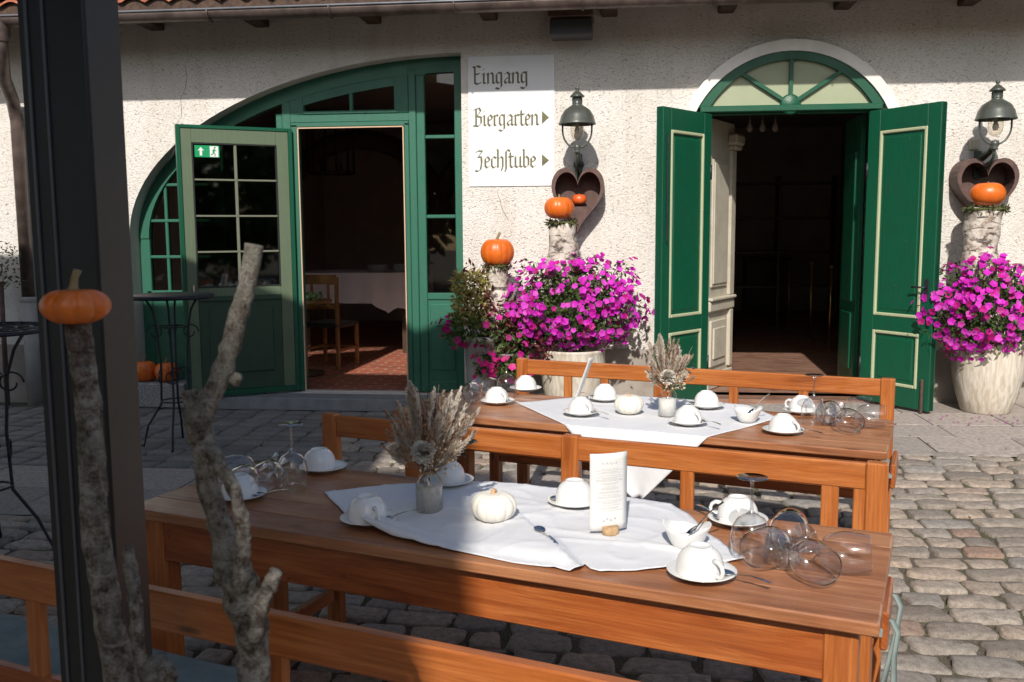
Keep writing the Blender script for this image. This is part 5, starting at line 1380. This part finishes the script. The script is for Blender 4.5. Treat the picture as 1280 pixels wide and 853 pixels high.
# ------------------------------------------------------------------ near post, unseen shade panels added overhead
def pergola():
    # square post corner solved from the three visible vertical edges
    c = PD(128, 430, 1.50); l = PD(47, 430, 1.545); rr = PD(169, 430, 1.60)
    base = Vector((c.x, c.y, 0)); e1 = Vector((l.x-c.x, l.y-c.y, 0)).normalized(); w1 = (Vector((l.x-c.x, l.y-c.y, 0))).length
    e2 = Vector((e1.y, -e1.x, 0))
    if e2.dot(Vector((rr.x-c.x, rr.y-c.y, 0))) < 0: e2 = -e2
    # depth so that the far right edge lands on the photo's
    best = None
    for k in range(40, 260):
        q = c+e2*k/1000; d = q-CAM; x = 640+FPX*d.dot(cR)/d.dot(cF)
        if best is None or abs(x-169) < best[0]: best = (abs(x-169), k/1000)
    w2 = best[1]
    r = empty('pergola', base, 0, 'anthracite steel pergola, its thick post crossing the left of the picture, added shade panels unseen', 'pergola')
    M = Matrix((e1, e2, Vector((0, 0, 1)))).transposed().to_4x4()
    q = MB(); q.box((w1/2, w2/2, 1.63), (w1, w2, 3.28), .004, M); q.build('post', M_post, r)
    q = MB(); q.box((w1-.020, -.001, 1.63), (.006, .004, 3.26), .0008, M); q.box((w1*.60, -.001, 1.63), (.005, .004, 3.26), .0008, M); q.build('cover_seam', simple('post_seam_grey', (.07, .07, .085), None, .35), r)
    q = MB(); q.box((w1/2, w2+.001, 1.63), (w1*.9, .003, 3.2), .001, M); q.box((-.0015, w2/2, 1.63), (.003, w2*.96, 3.26), .001, M); q.build('bounce_lit_side', M_postside, r)  # thin sheets that carry the painted bounce light on the post
    zr = 3.33
    def panel(poly, nm='unseen_shade_panel'):
        q = MB(); q.prism([(x-base.x, y-base.y) for x, y in poly], .03, MT((0, 0, zr+.03))); q.build(nm, simple('shade_panel_dark', (.06, .055, .05), None, .9), r)  # unseen panels added overhead, outlines shaped to cast the shade
    panel([(-8, -3.2), (-.42, -3.2), (-.50, -1.65), (-.53, -1.0), (-.66, -.2), (-.80, .95), (-.86, 1.50), (-8, 1.50)])
    panel([(-8, 1.504), (-1.78, 1.504), (-1.86, 2.70), (-8, 2.70)])
    panel([(-8, 2.704), (-1.25, 2.704), (-1.12, 3.4), (-1.22, 4.6), (-1.5, 5.0), (-1.95, 4.75), (-2.2, 5.05), (-4.6, 5.1), (-4.9, 5.5), (-8, 5.5)])
    q = MB()
    for (a, b) in (((-7.9, 1.502), (-.9, 1.502)), ((-7.9, 2.702), (-1.3, 2.702)), ((-.9, -3), (-.95, 1.5)), ((-4.5, -3), (-4.5, 5))): q.bar((a[0]-base.x, a[1]-base.y, zr-.05), (b[0]-base.x, b[1]-base.y, zr-.05), .06, .08)  # unseen beams added along with the shade panels
    q.build('shade_panel_beam', M_post, r)
pergola()
# ------------------------------------------------------------------ foreground branches
def branch(chain, rads, dist, name, label, side=(), wob=.45):
    pts = [PD(x, y, d) for (x, y, d) in chain]; base = pts[0]; r = empty(name, base, 0, label, 'branch')
    def smooth(P, Rr, k=6):
        o = []; rr = []
        for i in range(len(P)-1):
            p0, p1, p2, p3 = P[max(i-1, 0)], P[i], P[i+1], P[min(i+2, len(P)-1)]
            for j in range(k):
                t = j/k; o.append(.5*((2*p1)+(-p0+p2)*t+(2*p0-5*p1+4*p2-p3)*t*t+(-p0+3*p1-3*p2+p3)*t**3)); rr.append(Rr[i]+(Rr[i+1]-Rr[i])*t)
        o.append(P[-1]); rr.append(Rr[-1]); return o, rr
    P, Rr = smooth([p-base for p in pts], rads, 9); q = MB(); q.tube(P, Rr, 26, wob=wob, seed=len(chain)); q.build('main_limb', M_lichen, r)
    for ch, rd in side:
        P, Rr = smooth([PD(x, y, d)-base for (x, y, d) in ch], rd, 7); q = MB(); q.tube(P, Rr, 16, wob=.5, seed=ch[0][0]); q.build('side_limb', M_lichen, r)
    return r
px1 = 1/FPX
branch([(205, 1250, 1.02), (182, 1000, 1.0), (163, 900, 1.0), (150, 850, 1.0), (141, 795, 1.0), (129, 725, 1.0), (119, 655, 1.0), (114, 565, 1.0), (110, 505, 1.0), (103, 450, 1.0), (98, 402, 1.0)],
       [v*px1 for v in (22, 21, 20, 19.5, 18.5, 17.5, 17, 16, 15.5, 15.5, 15.5)], 1.0, 'lichened_branch', 'upright lichened branch carrying the small pumpkin in front of the dark post',
       side=[([(178, 860, 1.0), (172, 800, .99), (168, 745, .985), (160, 684, .98)], [v*px1 for v in (9, 8, 8, 6.5)]),
             ([(172, 800, .98), (165, 735, .975), (156, 705, .97)], [v*px1 for v in (6, 6, 4)]),
             ([(215, 920, .98), (198, 850, .96), (193, 822, .955)], [v*px1 for v in (20, 20, 12)]),
             ([(190, 850, .96), (214, 836, .95), (219, 846, .945)], [v*px1 for v in (5, 5, 3)])], wob=.18)
p = PD(95, 404, .995); pumpkin((p.x, p.y, p.z), 40.5*px1, 46*px1, M_pumpkindull, M_stem, 'flat orange mini pumpkin on top of the branch before the dark post', 9, .13, (.0040, .022, .005, 0), name='pumpkin')
branch([(322, 1250, .98), (318, 960, .97), (317, 860, .96), (318, 805, .96), (305, 752, .955), (290, 705, .95), (271, 642, .95), (259, 602, .95), (254, 560, .95), (250, 522, .95), (266, 490, .95), (282, 450, .95), (296, 402, .95), (310, 350, .95), (318, 306, .95)],
       [v*px1 for v in (20, 19, 18, 18, 25, 21, 12.5, 13, 13, 18, 12, 12, 11.5, 10.5, 11)], .95, 'forked_branch', 'gnarled forked branch standing before the left end of the front table',
       side=[([(262, 562, .93), (284, 596, .925), (302, 642, .92), (304, 690, .93), (300, 735, .94)], [v*px1 for v in (8.5, 7.5, 7.5, 8, 11)]),
             ([(256, 535, .95), (243, 515, .95), (236, 488, .95)], [v*px1 for v in (14, 12, 8)]),
             ([(315, 770, .95), (332, 742, .945), (345, 714, .94)], [v*px1 for v in (15, 10, 7)]),
             ([(300, 560, .95), (292, 478, .945), (299, 470, .94)][1:], [v*px1 for v in (6, 5)]),
             ([(318, 800, .94), (326, 765, .935), (334, 735, .93)], [v*px1 for v in (10, 9, 6)])], wob=.34)

# ------------------------------------------------------------------ bistro tables
def bistro(c, r, H, label, lattice, rz=0.0):
    root = empty('bistro_table', (c[0], c[1], 0), rz, label, 'bar table', 'high wrought iron tables'); q = MB()
    if lattice:
        q.tube([(r*math.cos(t*PI/24), r*math.sin(t*PI/24), H) for t in range(48)], .010, 8, closed=True)
        q.tube([(r*.93*math.cos(t*PI/24), r*.93*math.sin(t*PI/24), H+.004) for t in range(48)], .005, 6, closed=True)
        for i in range(24): a = i*PI/12; q.bar((.02*math.cos(a), .02*math.sin(a), H+.004), (r*math.cos(a), r*math.sin(a), H+.004), .006, .004)
        for rr in (.3, .5, .7): q.tube([(r*rr*math.cos(t*PI/16), r*rr*math.sin(t*PI/16), H+.004) for t in range(32)], .004, 6, closed=True)
    else: q.lathe([(0, H+.012), (r-.01, H+.012), (r, H+.006), (r, H-.008), (r-.012, H-.016), (0, H-.012)], 40)
    q.build('table_top', M_iron if not lattice else M_iron, root)
    for k in range(4):
        a = k*PI/2+.3; d = Vector((math.cos(a), math.sin(a), 0)); n = Vector((-d.y, d.x, 0)); q = MB()
        q.tube([d*r*.62+Vector((0, 0, H)), d*r*.44+Vector((0, 0, H-.10)), d*.11+Vector((0, 0, H-.22)), d*.09+Vector((0, 0, H*.55)), d*.10+Vector((0, 0, .32)), d*.20+Vector((0, 0, .16)), d*r*.78+Vector((0, 0, .015)), d*r*.86+Vector((0, 0, .022))], .0085, 8)
        q.tube([d*.10+n*.045*math.cos(t*PI/8)+Vector((0, 0, .52+.045*math.sin(t*PI/8))) for t in range(16)], .005, 6, closed=True)
        q.tube([d*(.12+.06*math.cos(t*PI/7)*(1-t/26))+Vector((0, 0, H-.26+.06*math.sin(t*PI/7)*(1-t/26))) for t in range(15)], .005, 6)
        q.build('leg', M_iron, root)
    q = MB()
    for z in (H-.22, .34): q.tube([(.10*math.cos(t*PI/10), .10*math.sin(t*PI/10), z) for t in range(20)], .006, 6, closed=True)
    q.build('ring_stay', M_iron, root)
bistro((-3.16, 6.42), .30, 1.10, 'round black iron bar table standing in front of the left door leaf', False)
bistro((-2.98, 4.10), .33, 1.10, 'black iron bar table with wire lattice top, cut off by the left edge', True, .2)
# granite block with two pumpkins
p = PY(200, 500, 8.0); mb = MB(); mb.box((0, 0, .11), (.56, .26, .22), .012)
gx = -4.05; tag(mb.build('granite_block', M_granite, None, (gx, 7.97, .0)), 'speckled grey stone block against the building behind the bar table', 'stone block')
p1 = PY(209, 478, 7.97); pumpkin((p1.x, 7.97, .221), .105, .19, M_pumpkin, M_stem, 'right one of two orange pumpkins on the stone block behind the bar table', 11, .05, (.009, .05, .01, 0))
p1 = PY(182, 478, 7.97); pumpkin((p1.x, 7.97, .221), .10, .20, M_pumpkin, M_stem, 'left one of two orange pumpkins on the stone block, mostly behind the post', 11, .05, (.009, .06, -.02, 0))
# planted pole at the far left
mb = MB(); c = PY(6, 400, 7.9)
r = empty('dried_flower_stand', (c.x-.03, 7.9, 0), 0, 'rusty stake with dried flower heads against the wall at the far left', 'plant stand')
q = MB(); q.tube([(0, 0, -.02), (.02, 0, 1.32)], .022, 8); q.tube([(-.1, 0, -.02), (-.08, .0, 1.25)], .018, 8); q.build('stake', M_rust, r)
q = MB()
for _ in range(260): pnt = Vector((.03, 0, 1.28))+Vector((U(-.16, .17), U(-.1, .1), U(-.22, .20))); leafq(q, pnt, rdir(), rdir(), U(.02, .05), U(.01, .025), U(0, 1))
q.build('dried_leaves', M_moss, r)
q = MB()
for _ in range(14): pnt = Vector((0.0, 0, 1.26))+Vector((U(-.08, .08), U(-.1, .0), U(-.12, .12))); flower(q, pnt, Vector((0, -1, .3)), .03, U(0, 1))
q.build('dried_heads', M_bloom, r)

# ------------------------------------------------------------------ inside the rooms
def chair_in(x, y, rz):
    r = empty('dining_chair', (x, y, .1), rz, 'honey coloured wooden chair just inside the left doorway', 'chair')
    for sx in (-.2, .2):
        q = MB(); q.bar((sx, .2, 0), (sx, .2, .98), .035, .035); q.build('back_post', M_chairwood, r)
        q = MB(); q.bar((sx, -.2, 0), (sx, -.2, .45), .035, .035); q.build('leg', M_chairwood, r)
    q = MB(); q.box((0, 0, .465), (.44, .44, .05), .012); q.build('seat', simple('dark_green_seat', (.03, .04, .035), None, .5), r)
    q = MB(); q.box((0, .2, .95), (.40, .03, .10), .01); q.box((0, .2, .66), (.38, .02, .05), .005); q.box((-.1, .2, .80), (.03, .02, .24), .004); q.box((.1, .2, .80), (.03, .02, .24), .004); q.build('backrest', M_chairwood, r)
    q = MB(); q.box((0, -.2, .2), (.38, .02, .03), .003); q.box((-.2, 0, .2), (.02, .38, .03), .003); q.box((.2, 0, .2), (.02, .38, .03), .003); q.build('stretcher', M_chairwood, r)
c1 = PZ(415, 458, .1); chair_in(c1.x, c1.y, 2.9)
def clothed_table():
    a = PZ(472, 345, .86); x, y = PY(452, 340, 11.3).x, 11.35
    r = empty('dining_table', (x, y, .1), 0, 'table under a white cloth inside the left doorway', 'table')
    q = MB(); q.box((0, 0, .94), (1.5, .9, .04), .005); q.build('tabletop', M_darkwood, r)
    for sx in (-.6, .6):
        for sy in (-.35, .35): q = MB(); q.box((sx, sy, .46), (.06, .06, .92), .004); q.build('leg', M_darkwood, r)
    q = MB(); nx = 40; x0, x1, y0, y1 = -.79, .79, -.48, .48; q.add([(x0, y0, .965), (x1, y0, .965), (x1, y1, .965), (x0, y1, .965)], [[0, 1, 2, 3]])
    pts = [(x0+(x1-x0)*i/nx, y0) for i in range(nx+1)]+[(x1, y0+(y1-y0)*i/20) for i in range(1, 21)]
    n = len(pts); vs = [(a, b, .965) for a, b in pts]+[(a+.012*math.sin(i*1.3), b-.03+.018*math.sin(i*.9), .965-.36-.20*max(0, 1-abs(i-nx)/6)-.12*max(0, 1-abs(i-nx+9)/5)) for i, (a, b) in enumerate(pts)]
    q.add(vs, [[i, i+1, i+n+1, i+n] for i in range(n-1)], smooth=True)
    o = q.build('table_cloth', M_linen); o.location = (x, y, .1); tag(o, 'white cloth draped over the table inside the left doorway', 'tablecloth')
    for k, (dx, hh) in enumerate(((-.02, 7), (.30, 8))):
        q = MB()
        for i in range(hh): q.lathe([(0, .012*i), (.09, .012*i), (.13, .012*i+.008), (.132, .012*i+.0105), (.09, .012*i+.004), (0, .012*i+.004)], 28)
        tag(q.build('plate_stack', M_china, None, (x+.25+dx, y-.15, 1.068)), ('left' if k == 0 else 'right')+' stack of white plates on the cloth inside the left doorway', 'plates', 'plate stacks indoors')
clothed_table()
def side_table():
    c = PZ(392, 376, .86); x, y = c.x-.12, c.y
    r = empty('side_table', (x, y, .1), 0, 'small round side table at the left inside the left doorway', 'table')
    q = MB(); q.lathe([(0, .74), (.30, .74), (.30, .765), (0, .765)], 32); q.build('tabletop', M_chairwood, r)
    q = MB(); q.lathe([(0, 0), (.2, 0), (.2, .03), (.03, .05), (.03, .74)], 16); q.build('pedestal', M_darkwood, r)
    q = MB()
    for _ in range(70): leafq(q, Vector((U(-.07, .07), U(-.07, .07), U(0, .06))), rdir(), rdir(), .05, .035, U(0, 1))
    tag(q.build('leaf_decoration', rnd('pale_green_leaves', [(0, (.2, .3, .1)), (1, (.4, .5, .25))]), None, (x+.12, y, .87)), 'pale green table decoration on the small side table indoors', 'decoration')
side_table()
def chandelier():
    c = PY(413, 190, 11.0); r = empty('chandelier', (c.x, 11.0, c.z), 0, 'black iron candle chandelier inside the left doorway', 'chandelier')
    q = MB()
    for k in range(6): a = k*PI/3; q.bar((.28*math.cos(a), .28*math.sin(a), -.25), (.28*math.cos(a), .28*math.sin(a), .45), .022, .022)
    for z in (-.25, .45): q.tube([(.28*math.cos(t*PI/12), .28*math.sin(t*PI/12), z) for t in range(24)], .014, 6, closed=True)
    q.build('frame', M_iron, r); q = MB()
    for k in range(6): a = k*PI/3+.4; q.lathe([(0, 0), (.025, 0), (.03, .03), (.012, .03), (.012, .11), (0, .12)], 8, MT((.2*math.cos(a), .2*math.sin(a), -.24)))
    q.build('candles', M_iron, r)
chandelier()
def bar_room():
    c = PZ(960, 392, .112); r = empty('service_counter', (c.x, c.y, .112), 0, 'pale panelled counter deep inside the right doorway', 'counter'); q = MB(); q.box((0, .3, .45), (.75, .5, .9), .01); q.build('counter_body', simple('counter_board', (.14, .12, .10), (.17, .14, .12), .5, 4), r); q = MB(); q.box((0, .3, .915), (.80, .55, .03), .005); q.build('counter_top', M_darkwood, r)
    for k, (px, py, top) in enumerate(((985, 412, 330), (1012, 425, 332), (1036, 438, 336))):
        b = PZ(px, py, .112); t = PY(px, top, b.y); q = MB(); q.tube([(0, 0, 0), (0, 0, t.z-.112)], .016, 10); q.lathe([(0, 0), (.05, 0), (.05, .012), (0, .014)], 14); q.lathe([(0, 0), (.024, .01), (.028, .03), (0, .05)], 12, MT((0, 0, t.z-.112)))
        tag(q.build('brass_post', M_brass, None, (b.x, b.y, .112)), ('left', 'middle', 'right')[k]+' one of three thin brass posts inside the right doorway', 'post', 'brass posts indoors')
    c = PY(990, 325, 13.0); r = empty('back_bar_shelf', (c.x, 14.2, .112), 0, 'dark shelving on the back wall inside the right doorway', 'shelf'); q = MB()
    for x in (-.8, 0, .8): q.box((x, 0, 1.1), (.04, .3, 2.2), .004)
    for z in (.6, 1.1, 1.6, 2.1): q.box((0, 0, z), (1.6, .3, .03), .004)
    q.build('shelf_frame', M_darkwood, r)
    for k, x in enumerate((-.14, 0, .14)):
        c = PY(953, 160, 11.0); q = MB(); q.lathe([(0, -.05), (.03, -.03), (.035, .0), (.02, .04), (.012, .05), (.012, .09), (0, .09)], 14); q.tube([(0, 0, .09), (0, 0, 3.3-c.z)], .004, 5)
        tag(q.build('pendant_bulb', simple('pale_bulb', (.6, .55, .48), None, .3), None, (c.x+x, 11.0, c.z)), ('left', 'middle', 'right')[k]+' one of three pale pendant bulbs hanging inside the right doorway', 'lamp', 'pendant bulbs indoors')
bar_room()

# ------------------------------------------------------------------ trees behind the viewer (seen only as reflections in the panes)
def wood_mass():
    lf = MB(); tr = MB()
    for k in range(9):
        cx, cy = -14+3.6*k+U(-.6, .6), -13+U(-1.5, 1.5); h = U(5.2, 6.6)
        tr.tube([(cx, cy, -.1), (cx+.1, cy, h*.4), (cx, cy, h*.75)], [.22, .16, .06], 8, m=0)
        for _ in range(2600):
            d = rdir(); rr = U(.3, 1)**.5; p = Vector((cx, cy, h*.50))+Vector((d.x*2.6, d.y*2.0, d.z*h*.52))*rr*(1+.2*noise.noise(d*2+Vector((k, 0, 0)))); leafq(lf, p, rdir(), rdir(), U(.35, .6), U(.25, .4), U(0, 1))
    tr.add(lf.v, lf.f, lf.uv, 1); o = tr.build('tree_belt', [M_lichen, M_leaf]); tag(o, 'belt of green trees across the yard, mirrored in the door panes', 'trees', kind='stuff')
wood_mass()

litter()
# ------------------------------------------------------------------ light
w = bpy.data.worlds.new('World'); sc.world = w; w.use_nodes = True; nt = w.node_tree
sky = nt.nodes.new('ShaderNodeTexSky'); sky.sky_type = 'NISHITA'; sky.sun_disc = False
d = Vector((.05, 1.0, -.77)).normalized()     # direction the light travels
el = math.asin(-d.z); az = math.atan2(-d.x, -d.y)      # azimuth of the sun, clockwise from +Y
sky.sun_elevation = el; sky.sun_rotation = az; sky.air_density = 1.0; sky.dust_density = 1.6; sky.ozone_density = .7
bg = nt.nodes['Background']; bg.inputs[1].default_value = .12; nt.links.new(sky.outputs[0], bg.inputs[0])
sl = bpy.data.lights.new('sun', 'SUN'); sl.energy = 4.4; sl.angle = math.radians(1.0); sl.color = (1, .94, .865)
so = bpy.data.objects.new('sun', sl); col.objects.link(so); so.rotation_euler = d.to_track_quat('-Z', 'Y').to_euler(); so.location = (0, -5, 8)
sc.view_settings.view_transform = 'Standard'; sc.view_settings.look = 'None'; sc.view_settings.exposure = .12; sc.view_settings.gamma = 1
sc.cycles.max_bounces = 7; sc.cycles.transparent_max_bounces = 24; sc.cycles.sample_clamp_indirect = 6
sc.cycles.use_denoising = True
